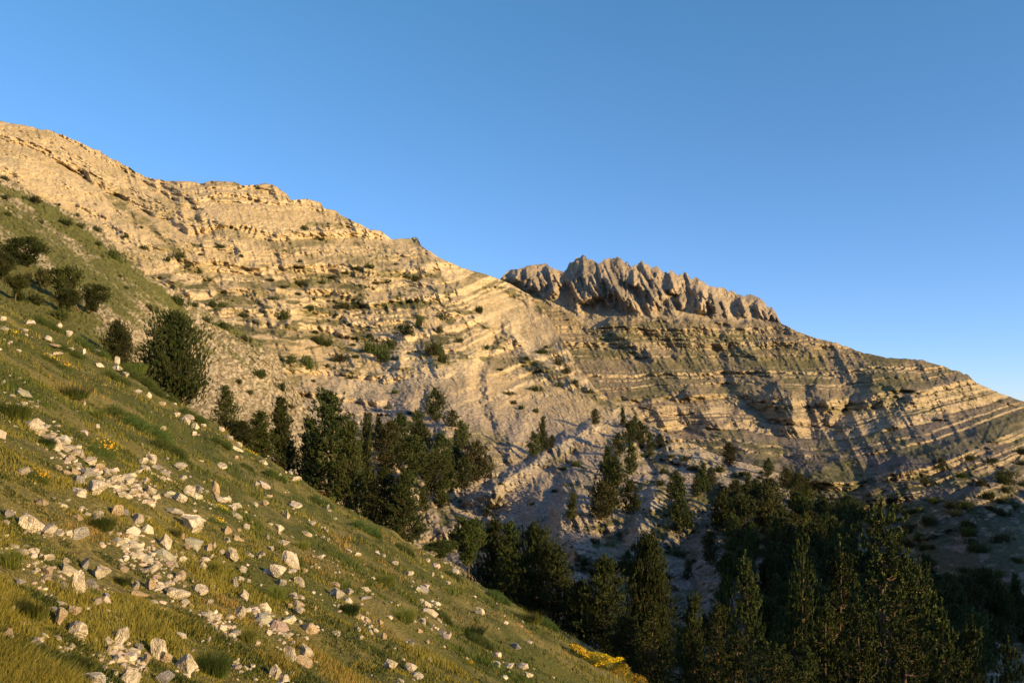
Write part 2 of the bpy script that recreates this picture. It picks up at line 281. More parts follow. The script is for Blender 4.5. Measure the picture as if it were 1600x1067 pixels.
GUC = [([(781, 505), (760, 560), (745, 600), (752, 625), (766, 655), (770, 685), (784, 712), (800, 740)], 17, 11, 11), ([(660, 610), (650, 660), (670, 700)], 12, 12, 7), ([(900, 700), (860, 770), (850, 830)], 14, 18, 8), ([(1000, 690), (1020, 740), (1000, 800)], 12, 14, 8), ([(375, 455), (405, 480), (418, 500), (428, 540), (455, 590), (480, 655)], 13, 15, 10), ([(1110, 790), (1060, 860), (1090, 940)], 30, 34, 16), ([(620, 590), (600, 650), (560, 640)], 20, 26, 6), ([(860, 740), (900, 740), (960, 760)], 24, 30, 8), ([(445, 492), (424, 500)], 10, 10, 10)]
so = 0 * Y
for pts, wl, wr, m in SPC: so = np.maximum(so, polyfield(wx, wy, pts, wl, wr) * m)
for pts, wl, wr, m in GUC: so = so - polyfield(wx, wy, pts, wl, wr) * m
lowk = Y / 500
diag = sst(60, -160, px - 0.9 * (py - 250) - 60)      # western slope whose fall line runs diagonally
ribd = fbm((px * .62 - py * .78) / 22, (px * .78 + py * .62) / 150, o=4, s=93, ridge=True, g=.55)
ribv = fbm((px - 0.35 * py) / 26, py / 70, o=4, s=94, ridge=True, g=.55)
scree = np.maximum.reduce([sst(0, .35, polyfield(wx, wy, [(640, 628), (720, 612), (800, 640), (880, 640), (960, 690)], 56)), sst(0, .3, polyfield(wx, wy, [(330, 330), (420, 338), (500, 345)], 20)), sst(0, .3, polyfield(wx, wy, [(760, 480), (820, 500), (860, 540)], 30)),
        sst(0, .3, polyfield(wx, wy, [(820, 740), (840, 800), (860, 900)], 50)), sst(0, .4, polyfield(wx, wy, [(1090, 860), (1120, 960)], 60)), sst(0, .3, polyfield(wx, wy, [(1090, 660), (1150, 700), (1220, 742)], 40))])
face = 1 - scree * .85
Y = Y - so * lowk * 1.2 - ((diag * ribd * 5 + (1 - diag) * ribv * 7) + a * .9 + b * 1.5) * lowk * (.25 + .75 * face)
curve = -16 * np.sin(np.clip((px - 380) / 420, 0, 1) * np.pi) * sst(300, 520, py) + .35 * np.clip(px - 720, 0, 300) * (1 - sst(640, 720, py)) - 0.5 * np.clip(px - 720, 0, 400) * sst(640, 720, py) * .5
curve = curve + 0.55 * np.clip(300 - px, 0, 500) * .9
s = 1300 - (py + curve) + 5 * fbm(px / 80, py / 50, o=3, s=95) + 2.5 * fbm(px / 14, py / 14, o=3, s=96)
s = s + 3 * np.floor(2.6 * vn(px / 70 + py / 180, py / 120, s=90))
S, OFF, HARD = strata_table(31, 3.3, hard_share=0.40, shape=2.0)
off = np.interp(s, S, OFF); hard = np.interp(s, S, HARD)
patch = sst(-.5, .05, fbm(px / 60, py / 26, o=4, s=97)) * (.2 + .8 * face) * (1 - .6 * diag)
Y = Y + off * .0034 * Y * patch
# fine tilted plates in the lower bowl
pl = fbm((px * .5 + py * .87) / 3.2, (px * .87 - py * .5) / 40, o=3, s=98) * sst(730, 800, py) * (1 - sst(1100, 1300, px))
CC.Y = Y = Y - pl * 1.0 - c * 1.0 * lowk * (.35 + .65 * face) - fbm(px / 3.5, py / 3.0, o=3, s=99, g=.7) * 1.9 * lowk * (.45 + .45 * face) - fbm(px / 9, py / 8, o=3, s=89, ridge=True, g=.6) * 1.4 * lowk * face - scree * fbm((wx - .45 * wy) / 11 + fbm(px / 40, py / 40, s=85), py / 30, o=4, s=86, ridge=True, g=.6) * 1.5 * lowk
boul = sst(.35, .7, vn(px / 3.1, py / 2.6, s=82)) * (.35 + .65 * scree); CC.Y = Y = Y - boul * 1.3 * lowk
brk = sst(-.6, .1, fbm(px / 9, py / 3, o=3, s=101))
rockm = np.clip(hard * patch * (.3 + .7 * brk) * 1.2 + .35 * sst(.1, .5, so / 12) + .3 * diag * sst(0, .5, ribd), 0, 1)
sun_tint = sst(660, 560, py - .25 * np.clip(px - 700, 0, 400))  # warm sunlight on the upper face, put into the rock colour
base = mixc(np.broadcast_to(rgb(.31, .255, .205), px.shape + (3,)), np.broadcast_to(rgb(.46, .35, .20), px.shape + (3,)), sun_tint)
CREAM = np.maximum.reduce([sst(0, .5, polyfield(wx, wy, P_, W_)) for P_, W_ in [([(486, 640), (555, 606), (620, 585), (690, 580), (770, 558)], 24), ([(640, 535), (625, 580)], 22), ([(715, 797), (800, 747), (862, 702), (935, 664)], 10), ([(780, 620), (820, 602), (858, 592)], 5), ([(985, 860), (1015, 810), (1020, 780)], 22), ([(1064, 805), (1067, 842)], 8), ([(800, 519), (860, 575), (930, 612)], 12), ([(1030, 705), (1050, 725), (1070, 740)], 10), ([(890, 880), (910, 930)], 12)]])
GBAND = np.maximum.reduce([sst(0, .5, polyfield(wx, wy, P_, W_)) for P_, W_ in [([(430, 446), (520, 434), (600, 426), (700, 438)], 9), ([(470, 486), (560, 481), (650, 474)], 8), ([(500, 530), (540, 545)], 12), ([(820, 560), (880, 590), (960, 640)], 9), ([(160, 300), (230, 350), (330, 440), (380, 500)], 6), ([(560, 520), (600, 560)], 14), ([(470, 350), (560, 352)], 5), ([(665, 540), (690, 570)], 10)]])
gn = fbm(px / 50, py / 15, o=4, s=102); gd = fbm((px * .62 - py * .78) / 12, (px * .78 + py * .62) / 80, o=4, s=103)
green = sst(.0, .4, gn * (1 - diag) + gd * diag + .3 * (.4 - hard)) * (1 - .75 * scree)
green = green * np.interp(py, [200, 300, 380, 500, 700, 900], [.3, .45, .8, .9, .8, .8])
col = mixc(base, np.broadcast_to(rgb(.14, .125, .042), px.shape + (3,)), green * .82)
green = np.clip(green + .8 * sst(.3, .1, hard) * sst(-.25, .25, fbm(px / 40, py / 12, o=4, s=84)) * sst(380, 430, py) * (1 - scree) * (1 - diag) * patch, 0, 1); rockm = np.clip(rockm * (1 - .7 * GBAND) + CREAM * (.55 + .45 * brk), 0, 1)
col = mixc(col, mixc(np.broadcast_to(rgb(.42, .36, .29), px.shape + (3,)), np.broadcast_to(rgb(.60, .48, .31), px.shape + (3,)), sun_tint), rockm * .68)
col = mixc(col, np.broadcast_to(rgb(.47, .40, .31), px.shape + (3,)), boul * .45)
col = mixc(col, np.broadcast_to(rgb(.10, .10, .035), px.shape + (3,)), GBAND * .7 * sst(-.5, .2, fbm(px / 10, py / 5, o=3, s=108)))
shr = sst(.18, .36, fbm(px / 20, py / 8, o=4, s=104)) * sst(400, 440, py) * (1 - scree) * (1 - sst(560, 640, py))
wood = sst(-.1, .3, fbm(px / 24, py / 12, o=4, s=105) + .35 * sst(1000, 1300, px + .6 * (py - 800)) - .15) * sst(640, 760, py) * (1 - .8 * scree)
tail = sst(900, 1100, px) * sst(740, 860, py)
wood = np.clip(wood + .6 * tail * sst(-.3, .2, fbm(px / 30, py / 16, o=4, s=106)), 0, 1)
col = mixc(col, np.broadcast_to(rgb(.07, .075, .025), px.shape + (3,)), np.clip(shr * .8 + wood * .85, 0, 1))
col = col * (1 + .38 * fbm(px / 3.2, py / 2.4, o=3, s=107, g=.8))[..., None]
mC = terrain_mat('near_limestone', 1.1, .7, .8, .5)
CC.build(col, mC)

# ---- striped spur beyond the meadow (B)
topB = line([(-140, 225, 2), (0, 272, 3), (60, 308, 3), (110, 332, 3), (160, 360, 4), (190, 395, 4), (215, 420, 4), (260, 447, 3), (300, 468, 3), (350, 502, 3), (400, 530, 4), (425, 548, 4), (442, 575, 4), (462, 610, 3), (480, 640, 3), (520, 705, 4), (560, 760, 4), (640, 840, 5), (740, 900, 5), (850, 980, 4), (980, 1100, 4)], scale=11, seed=15)
botB = line([(-140, 560), (0, 620), (300, 800), (600, 1000), (980, 1200)])
depB = rbf([(-140, 225, 200), (0, 272, 215), (160, 362, 230), (300, 468, 245), (425, 548, 250), (480, 640, 215), (520, 705, 185), (640, 840, 140), (850, 980, 110), (980, 1100, 90), (-140, 430, 75), (0, 400, 120), (0, 480, 78), (100, 500, 90), (200, 500, 125), (200, 580, 84), (300, 560, 155), (330, 660, 92), (400, 620, 170), (440, 720, 105), (600, 860, 96), (0, 600, 52), (300, 780, 58), (800, 1080, 66)])
B = Sheet('striped_hillside', -140, 980, 1.5, topB, botB, 300, depB, 60)
px, py, Y = B.px, B.py, B.Y
al, ac = px * .78 + py * .62, px * .62 - py * .78
x, y, z = B.world()
cw = ac + 5 * fbm(px / 60, py / 60, o=3, s=110)
st = fbm(cw / 11, al / 150, o=4, s=111, g=.6)
Y = Y - (st * 1.3 + fbm(cw / 5, al / 14, o=4, s=112, ridge=True, g=.6) * .9 + fbm(px / 3.5, py / 3.2, o=3, s=113, g=.7) * 1.7) * Y / 150
B.Y = Y = Y - polyfield(px, py, [(255, 430), (330, 490), (400, 540), (440, 580), (478, 640)], 20, 14) * 3
# meadow stripes (grass) against stone stripes
G = np.maximum.reduce([sst(0, .5, polyfield(wxB := px + 3 * vn(px / 9, py / 9, s=4), wyB := py + 4 * vn(px / 14, py / 14, s=5), P_, W_)) for P_, W_ in
     [([(-20, 330), (60, 372), (150, 445), (260, 530)], 17), ([(-20, 400), (60, 445), (150, 520)], 26), ([(-60, 430), (0, 462), (60, 492), (130, 545), (190, 600)], 44), ([(60, 330), (140, 378), (200, 425), (300, 500)], 13), ([(150, 410), (230, 470), (290, 520), (340, 560)], 11), ([(340, 505), (380, 522), (425, 550)], 9), ([(-20, 285), (60, 320), (120, 352)], 9), ([(240, 640), (330, 700), (470, 790), (640, 880)], 22), ([(530, 735), (570, 790), (640, 860)], 9)]])
R = np.maximum.reduce([sst(0, .4, polyfield(wxB, wyB, P_, W_)) for P_, W_ in [([(180, 430), (215, 465), (245, 490)], 6), ([(60, 425), (85, 445), (100, 460)], 5), ([(150, 485), (185, 510)], 6), ([(215, 500), (300, 560), (340, 640)], 42), ([(340, 600), (420, 650), (480, 700)], 36), ([(60, 360), (130, 420)], 6), ([(420, 560), (455, 620), (490, 690)], 22)]])
spk = sst(-.2, .3, fbm(px / 3.4, py / 3.0, o=3, s=114, g=.8))
col = mixc(np.broadcast_to(rgb(.22, .175, .095), px.shape + (3,)), np.broadcast_to(rgb(.50, .41, .28), px.shape + (3,)), spk)
gm = np.clip(sst(-.25, .25, st) * .7 + G * 1.0 + .6 * sst(300, 60, px) * sst(280, 340, py) - R * .75 - spk * .45, 0, 1)
col = mixc(col, np.broadcast_to(rgb(.12, .12, .032), px.shape + (3,)), gm)
col = col * (1 + .55 * fbm(px / 3, py / 2.6, o=3, s=115, g=.85))[..., None]
mB = terrain_mat('spur_scree', 3.2, 2.0, .30, .5)
B.build(col, mB)

# ---- the meadow slope we stand on (A)
EDGE = line([(-400, 0), (0, 4), (110, -8), (210, -14), (330, -10), (560, 0), (760, -4), (900, -7), (1000, -9), (2200, 0)], amp=7, scale=34, seed=21)
def ground(x, y, fine=True):
    x = np.asarray(x, float); y = np.asarray(y, float); u = CX + F * x / np.maximum(y, .5)
    z = -0.588 * x - 0.192 * y - 1.6 - 0.0014 * np.clip(y - 44, 0, None) ** 2
    z = z + EDGE(u) * -1 / F * y * sst(8, 40, y) + .10 * vn(x / 2.1, y / 2.6, s=31) * sst(1, 6, y) + .35 * vn(x / 9, y / 9, s=32) * sst(8, 25, y)
    if fine: z = z + .05 * fbm(x / .5, y / .5, o=3, s=33) + .07 * vn(x / .95, y / 1.2, s=34) * sst(1.5, 4, y) + .10 * vn(x / 2.6, y / 3, s=35) * sst(5, 12, y) + .14 * fbm(x / 1.3, y / 1.6, o=3, s=36) * sst(12, 30, y)
    return z
pxa = np.concatenate([np.arange(-700, -100, 12), np.arange(-100, 1700, 3.5), np.arange(1700, 2600, 14)]); ya = np.geomspace(1.1, 135, 560)
yy, pp = np.meshgrid(ya, pxa, indexing='ij'); xx = (pp - CX) / F * yy
zz = ground(xx, yy)
gA = vn(xx / 1.4, yy / 2.2, s=121) + .7 * vn(xx / .45, yy / .6, s=122) + .5 * vn(xx / 4, yy / 5, s=123)
col = mixc(np.broadcast_to(rgb(.075, .080, .020), xx.shape + (3,)), np.broadcast_to(rgb(.165, .14, .05), xx.shape + (3,)), sst(-.3, .9, gA))
mA = terrain_mat('meadow_soil', 14, 22, .03, .5)
structure(mesh_from('meadow_slope', np.stack([xx, yy, zz], -1).reshape(-1, 3), gridfaces(*xx.shape), mA, col.reshape(-1, 3)))

# ---- added ridge out of view, its crest shaped to lay shade over the wood
sg, dg = np.meshgrid(np.linspace(-260, 1500, 280), np.linspace(-60, 300, 60), indexing='ij')
hx, hy = math.sin(math.radians(SUN_AZ)), math.cos(math.radians(SUN_AZ))
crest = np.interp(sg, [-260, -100, 48, 150, 212, 400, 520, 706, 865, 1000, 1150, 1320, 1500], [90, 92, 89, 88, 88, 66, 54, 38, 20, 0, -20, -60, -100]) + 11 * fbm(sg / 26, sg * 0, o=4, s=160)
zg = crest - np.where(dg < 100, (100 - dg) * .75, (dg - 100) * .55) + 4 * fbm(sg / 14, dg / 14, o=3, s=161)
xg, yg = hx * (340 + dg) - hy * sg, hy * (340 + dg) + hx * sg
structure(mesh_from('unseen_shade_ridge', np.stack([xg, yg, zg], -1).reshape(-1, 3), gridfaces(*xg.shape)[:, ::-1], mC, np.broadcast_to(rgb(.13, .12, .07), xg.shape + (3,)).reshape(-1, 3)))
# ================================================================== THINGS
def tag(o, label=None, cat=None, group=None, kind=None):
    if label: o['label'] = label
    if cat: o['category'] = cat
    if group: o['group'] = group
    if kind: o['kind'] = kind
    return o
def ground_hit(px, py):
    ys = np.geomspace(2.0, 75, 700); z = ground((px - CX) / F * ys, ys, True); q = HZ - F * z / ys
    i = np.argmax(q <= py) if (q <= py).any() else int(np.argmin(q))
    return np.array([(px - CX) / F * ys[i], ys[i], z[i]])

# ---- materials of plants and stones
def leafmat(name, trans=0.25, rough=0.6):
    m, n, b = newmat(name); L = n.links
    at = n.nodes.new('ShaderNodeAttribute'); at.attribute_name = 'Col'
    oi = n.nodes.new('ShaderNodeObjectInfo'); hs = n.nodes.new('ShaderNodeHueSaturation')
    mr = n.nodes.new('ShaderNodeMapRange'); mr.inputs[3].default_value = .8; mr.inputs[4].default_value = 1.25
    L.new(oi.outputs['Random'], mr.inputs[0]); L.new(mr.outputs[0], hs.inputs['Value'])
    mr2 = n.nodes.new('ShaderNodeMapRange'); mr2.inputs[3].default_value = .475; mr2.inputs[4].default_value = .515
    L.new(oi.outputs['Random'], mr2.inputs[0]); L.new(mr2.outputs[0], hs.inputs['Hue'])
    L.new(at.outputs['Color'], hs.inputs['Color']); L.new(hs.outputs[0], b.inputs['Base Color']); b.inputs['Roughness'].default_value = rough
    tr = n.nodes.new('ShaderNodeBsdfTranslucent'); L.new(hs.outputs[0], tr.inputs[0])
    mx = n.nodes.new('ShaderNodeMixShader'); mx.inputs[0].default_value = trans
    L.new(b.outputs[0], mx.inputs[1]); L.new(tr.outputs[0], mx.inputs[2]); L.new(mx.outputs[0], n.nodes['Material Output'].inputs[0])
    return m
mNeedle = leafmat('pine_needles', .12); mGrass = leafmat('grass_blades', .3, .7); mPetal = leafmat('petals', .3)
def noise_mat(name, c1, c2, scale, bump, bscale=None, rnd=0.2):
    m, n, b = newmat(name); L = n.links
    tc = n.nodes.new('ShaderNodeTexCoord'); oi = n.nodes.new('ShaderNodeObjectInfo')
    va = n.nodes.new('ShaderNodeVectorMath'); va.operation = 'ADD'; L.new(tc.outputs['Object'], va.inputs[0]); L.new(oi.outputs['Random'], va.inputs[1])
    n1 = n.nodes.new('ShaderNodeTexNoise'); n1.inputs['Scale'].default_value = scale; n1.inputs['Detail'].default_value = 10; n1.inputs['Roughness'].default_value = .7
    L.new(va.outputs[0], n1.inputs['Vector'])
    r = n.nodes.new('ShaderNodeValToRGB'); r.color_ramp.elements[0].position = .36; r.color_ramp.elements[1].position = .56
    r.color_ramp.elements[0].color = (*c1, 1); r.color_ramp.elements[1].color = (*c2, 1); L.new(n1.outputs[0], r.inputs[0])
    hs = n.nodes.new('ShaderNodeHueSaturation'); mr = n.nodes.new('ShaderNodeMapRange'); mr.inputs[3].default_value = 1 - rnd; mr.inputs[4].default_value = 1 + rnd
    L.new(oi.outputs['Random'], mr.inputs[0]); L.new(mr.outputs[0], hs.inputs['Value']); L.new(r.outputs[0], hs.inputs['Color']); L.new(hs.outputs[0], b.inputs['Base Color'])
    n2 = n.nodes.new('ShaderNodeTexNoise'); n2.inputs['Scale'].default_value = bscale or scale * 3; n2.inputs['Detail'].default_value = 8; L.new(va.outputs[0], n2.inputs['Vector'])
    bu = n.nodes.new('ShaderNodeBump'); bu.inputs['Distance'].default_value = bump; bu.inputs['Strength'].default_value = .8
    L.new(n2.outputs[0], bu.inputs['Height']); L.new(bu.outputs[0], b.inputs['Normal'])
    return m
mRock = noise_mat('pale_limestone', (.33, .27, .19), (.72, .63, .51), 1.6, .06, 7, .16)
mRockT = noise_mat('tan_limestone', (.34, .25, .16), (.58, .45, .31), 1.8, .06, 7, .14)
mRockG = noise_mat('grey_and_shaded_limestone', (.24, .22, .20), (.44, .41, .38), 1.8, .06, 7, .14)  # real grey stones, and painted shade for the stones labelled shaded
mBark = noise_mat('pine_bark', (.05, .035, .025), (.13, .09, .06), 14, .01, 30, .1)
mDead = noise_mat('bare_pine_wood', (.18, .12, .07), (.34, .23, .14), 14, .01, 30, .1)

# ---- pines
def tubes(segs):
    """tapered limbs: list of (point a, point b, radius a, radius b)"""
    V, Fc = [], []
    for a, b, ra, rb in segs:
        a, b = np.array(a, float), np.array(b, float); d = b - a; d /= np.linalg.norm(d) + 1e-9
        u = np.cross(d, [0.3, .2, 1]); u /= np.linalg.norm(u) + 1e-9; v = np.cross(d, u); k = len(V)
        for c, r in ((a, ra), (b, rb)):
            for q in range(6): V.append(c + (u * math.cos(q * 1.0472) + v * math.sin(q * 1.0472)) * r)
        for q in range(6): Fc.append((k + q, k + (q + 1) % 6, k + 6 + (q + 1) % 6, k + 6 + q))
    return np.array(V), np.array(Fc)
def needles(rs, Cn, Dn, length, width, n, spread, colf, ax=None):
    """n needles on each tuft centre Cn pointing roughly along Dn"""
    m = len(Cn); Dv = Dn[:, None, :] * .8 + rs.normal(0, spread, (m, n, 3)); Dv /= np.linalg.norm(Dv, axis=-1, keepdims=True)
    L = length * rs.uniform(.45, .85, (m, n, 1)); st = Cn[:, None, :] + rs.normal(0, length * .12, (m, n, 3)) + Dn[:, None, :] * rs.uniform(-.4, .8, (m, n, 1)) * (ax or length)
    side = np.cross(Dv, rs.normal(0, 1, (m, n, 3))); side /= np.linalg.norm(side, axis=-1, keepdims=True) + 1e-9
    V = np.stack([st - side * width, st + side * width, st + Dv * L], 2).reshape(-1, 3)
    Fc = np.arange(len(V)).reshape(-1, 3); col = colf(rs, m, n)
    return V, Fc, np.repeat(col.reshape(-1, 3), 3, 0)
def greens(dark, light, tip=.15):
    def f(rs, m, n):
        t = rs.beta(1.3, 2.6, (m, 1, 1)) * .7 + rs.uniform(0, .3, (m, n, 1)); c = np.array(dark) * (1 - t) + np.array(light) * t
        return np.clip(c, 0, 1)
    return f
DK = greens((.020, .030, .010), (.085, .105, .028)); MID = greens((.03, .045, .012), (.12, .14, .035)); BR = greens((.026, .030, .010), (.095, .09, .028)); CAN = greens((.015, .025, .008), (.125, .15, .036))
def pine(seed, wh, prof, nb, ntuft, nn, tl, nw, colf, z0=.08, up=.5, lean=0, gap=.0, candle=False, bare=0.0, ax=None, tiers=0):
    """crown and trunk meshes of a pine one unit tall; wh = width / height"""
    rs = np.random.RandomState(seed); R = wh / 2; segs = []; Cn, Dn = [], []
    bx = lambda z: lean * z * z + .012 * math.sin(z * 9 + seed); by = lambda z: .012 * math.cos(z * 8 + seed)
    zs = np.linspace(-.03, .97, 12)
    for i in range(11):
        r0, r1 = .024 * (1 - zs[i]) + .003, .024 * (1 - zs[i + 1]) + .003; segs.append(((bx(zs[i]), by(zs[i]), zs[i]), (bx(zs[i + 1]), by(zs[i + 1]), zs[i + 1]), r0, r1))
    lob = rs.uniform(0, 6.28, 3)
    for i in range(nb):
        z = z0 + (.97 - z0) * (i + rs.rand()) / nb
        if tiers: z = z0 + (.97 - z0) * (math.floor((z - z0) / (.97 - z0) * tiers) + .5 + rs.normal(0, .17)) / tiers; z = min(z, .975)
        az = rs.uniform(0, 6.283)
        rr = R * prof((z - z0) / (1 - z0)) * rs.uniform(.65, 1.12) * (1 + .22 * math.sin(az * 2 + lob[0]) + .16 * math.sin(az * 3 + z * 9 + lob[1]))
        if rs.rand() < gap: continue
        rise = up * rs.uniform(.3, 1.0) * rr; o = np.array([bx(z), by(z), z]); e = o + np.array([math.cos(az) * rr, math.sin(az) * rr, rise]); mid = (o + e) / 2 + np.array([0, 0, -.12 * rr])
        w0 = .006 * (1 - z) + .0016; segs += [(o, mid, w0, w0 * .7), (mid, e, w0 * .7, w0 * .3)]
        k = max(2, int(ntuft * (.35 + rr / R)))
        for q in range(k):
            t = 1 - .75 * rs.rand() ** 1.6 if rs.rand() > bare else 1 - .2 * rs.rand()
            p = (1 - t) ** 2 * o + 2 * t * (1 - t) * mid + t * t * e; sp = .10 * rr + .25 * tl + .06 * R
            p = p + rs.normal(0, 1, 3) * np.array([sp, sp, sp * .55]) + np.array([0, 0, .2 * tl])
            d = np.array([math.cos(az) * .5, math.sin(az) * .5, .85 if candle else .7]) + rs.normal(0, .25 if candle else .3, 3); Cn.append(p); Dn.append(d / np.linalg.norm(d))
    for q in range(6 if candle else 4): z = .9 + .1 * q / 5; Cn.append(np.array([bx(z), by(z), z])); Dn.append(np.array([0, 0, 1.0]))
    V, Fc, cl = needles(rs, np.array(Cn), np.array(Dn), tl, nw, nn, .75 if candle else .7, colf, ax)
    tv, tf = tubes(segs)
    return (mesh_from('crown', V, Fc, mNeedle, cl, False, 3, link=False), mesh_from('trunk', tv, tf, mBark, None, True, 4, link=False))
cone = lambda t: (1 - t) ** .8 * .98 + .05; oval = lambda t: max(.08, math.sin(math.pi * min(1, (t * .82 + .22))) ** .7); col_ = lambda t: min(1, 3 * (1 - t)) * (.75 + .25 * math.cos(t * 5)); umb = lambda t: .25 + .75 * math.sin(math.pi * min(1, t * .9 + .05)) if t > .3 else .35
PR = {
 'broad': [pine(1, .86, lambda t: 1.22 * (1 - t) ** .7 * (.7 + .9 * t) + .03, 330, 13, 30, .027, .0048, DK, .03, ax=.030), pine(2, .8, oval, 230, 13, 30, .028, .0050, DK, .05, ax=.034)],
 'cone': [pine(3, .66, lambda t: cone(t) ** .95, 160, 11, 28, .027, .0048, DK, .02, ax=.034, tiers=14), pine(4, .6, cone, 140, 11, 28, .027, .0045, MID, .02, lean=.03, ax=.034, tiers=12), pine(5, .7, lambda t: cone(t) ** .8, 165, 11, 28, .028, .0048, DK, .02, ax=.034, tiers=11)],
 'slim': [pine(6, .44, lambda t: cone(t) ** .8, 180, 8, 26, .032, .0052, DK, .02, ax=.04), pine(7, .42, col_, 180, 8, 26, .032, .005, MID, .02, ax=.04)],
 'candle': [pine(8, .66, lambda t: cone(t) ** 1.0, 115, 9, 64, .018, .0038, CAN, .02, .22, candle=True, ax=.022, tiers=13, bare=.5), pine(9, .56, cone, 105, 9, 64, .019, .0038, CAN, .02, .25, candle=True, ax=.024, tiers=12, bare=.5), pine(10, .74, lambda t: cone(t) ** 1.05, 150, 10, 58, .016, .0036, CAN, .02, .2, candle=True, ax=.018, tiers=16, bare=.4)],
 'open': [pine(11, .66, umb, 100, 16, 26, .036, .0052, MID, .34, .5, .06, bare=.5), pine(12, .8, umb, 110, 18, 26, .036, .0052, DK, .15, .3, .10, bare=.5)],
 'far': [pine(13, .62, oval, 85, 8, 11, .07, .0105, DK, .04), pine(14, .52, cone, 85, 8, 11, .065, .0095, DK, .04), pine(15, .7, oval, 80, 8, 11, .07, .011, BR, .05), pine(16, .58, lambda t: cone(t) ** .7, 85, 8, 11, .065, .010, MID, .05, gap=.1), pine(17, .66, umb, 75, 9, 11, .075, .011, DK, .1)],
}
def shrub_mesh(seed, hw, n, nn, tl, nw, colf):
    rs = np.random.RandomState(seed); Cn, Dn = [], []
    lob = [(rs.uniform(-.32, .32), rs.uniform(-.3, .3), rs.uniform(.14, .26)) for _ in range(6)]
    for _ in range(n):
        lx, ly, lr = lob[rs.randint(6)]; v = rs.normal(0, 1, 3); v /= np.linalg.norm(v); v[2] = abs(v[2]); r = lr * rs.uniform(.5, 1.05)
        Cn.append(np.array([lx + v[0] * r, ly + v[1] * r, v[2] * r * 2 * hw + .02 - .06 * rs.rand()])); d = v + np.array([0, 0, .5]) + rs.normal(0, .3, 3); Dn.append(d / np.linalg.norm(d))
    V, Fc, cl = needles(rs, np.array(Cn), np.array(Dn), tl, nw, nn, .6, colf)
    return mesh_from('shrub', V, Fc, mNeedle, cl, False, 3, link=False)
SH = [shrub_mesh(30 + i, h, 190, 9, .12, .013, c_) for i, (h, c_) in enumerate([(.9, DK), (.6, DK), (1.1, DK), (.5, MID), (.7, BR)])]
MAT_ = shrub_mesh(40, .28, 2600, 12, .028, .0022, greens((.035, .06, .018), (.12, .165, .04)))

def put_tree(kind, v, P, h, wscale, label, group, name='pine_tree', rz=None, tilt=0):
    cr, tk = PR[kind][v % len(PR[kind])]
    e = bpy.data.objects.new(name, None); C.objects.link(e); e.empty_display_size = .2; e.location = P; e.scale = (h * wscale, h * wscale, h)
    e.rotation_euler = (tilt * .3, tilt, random.uniform(0, 6.28) if rz is None else rz)
    for nm, me in (('trunk', tk), ('crown', cr)):
        o = bpy.data.objects.new(nm, me); C.objects.link(o); o.parent = e
    return tag(e, label, 'pine tree', group)
def put_shrub(v, P, wd, hg, label, group, name='shrub'):
    o = bpy.data.objects.new(name, SH[v % len(SH)]); C.objects.link(o); o.location = P
    hh = [.9, .6, 1.1, .5, .7][v % 5]; o.scale = (wd, wd * .9, hg / (.5 * hh * 1.15)); o.rotation_euler = (0, 0, random.uniform(0, 6.28))
    return tag(o, label, 'shrub', group)

# near pines rooted on our own slope beyond its crest: x, top, width px, distance, kind, variant, label
GN = 'dark pines along the crest of the meadow'
NEAR = [
 (272, 490, 84, 70, 'broad', 0, 'broad full-crowned dark pine standing alone above the junipers on the meadow crest'),
 (183, 499, 42, 84, 'broad', 1, 'low ragged pine uphill of the broad lone pine'),
 (352, 600, 46, 74, 'cone', 1, 'thin pale-green pine just downhill of the broad lone pine'),
 (377, 655, 44, 70, 'broad', 1, 'small bushy pine squeezed between two thin pines on the crest'),
 (407, 640, 44, 72, 'slim', 1, 'bright green young pine beside the narrow dark spire'),
 (443, 618, 42, 74, 'slim', 0, 'narrow dark spire-shaped pine uphill of the big conical pine'),
 (516, 610, 96, 76, 'cone', 0, 'big dark conical pine, tallest of the clump halfway down the crest'),
 (487, 650, 50, 80, 'cone', 2, 'dark pine tucked against the uphill flank of the big conical pine'),
 (546, 655, 60, 71, 'cone', 1, 'fresher green pine in front of the big conical pine'),
 (574, 652, 40, 84, 'far', 1, 'slender dark pine peeping out behind the big conical pine'),
 (596, 728, 58, 70, 'cone', 2, 'dense dark pine, middle of the three below the big conical pine'),
 (632, 735, 60, 69, 'cone', 0, 'dense pine ending the clump beside the rocky gap in the crest'),
 (688, 845, 44, 66, 'open', 0, 'small sparse pine in the rocky gap of the crest'),
 (731, 812, 52, 72, 'open', 0, 'thin pine with a bare reddish trunk below a loose crown'),
 (770, 808, 56, 78, 'cone', 2, 'dark pine behind the one with the bare trunk'),
 (798, 812, 62, 76, 'cone', 1, 'pine crowded in the middle of the lower crest clump'),
 (836, 816, 78, 72, 'broad', 1, 'widest pine of the lower crest clump with brownish foliage'),
 (874, 855, 60, 70, 'cone', 0, 'dark pine at the downhill end of the lower crest clump'),
 (908, 905, 56, 66, 'broad', 1, 'low dark pine filling the hollow above the yellow flowers'),
 (943, 868, 84, 66, 'cone', 2, 'twiggy green pine with reaching branches above the yellow flowers'),
 (1014, 840, 78, 86, 'broad', 0, 'brown-green rounded pine against the blue shaded scree'),
 (1085, 925, 50, 78, 'cone', 2, 'small brown-green pine below the rounded pine on the scree'),
 (975, 960, 60, 60, 'cone', 0, 'dark pine just beyond the end of the yellow flower cushion'),
]
i = 0
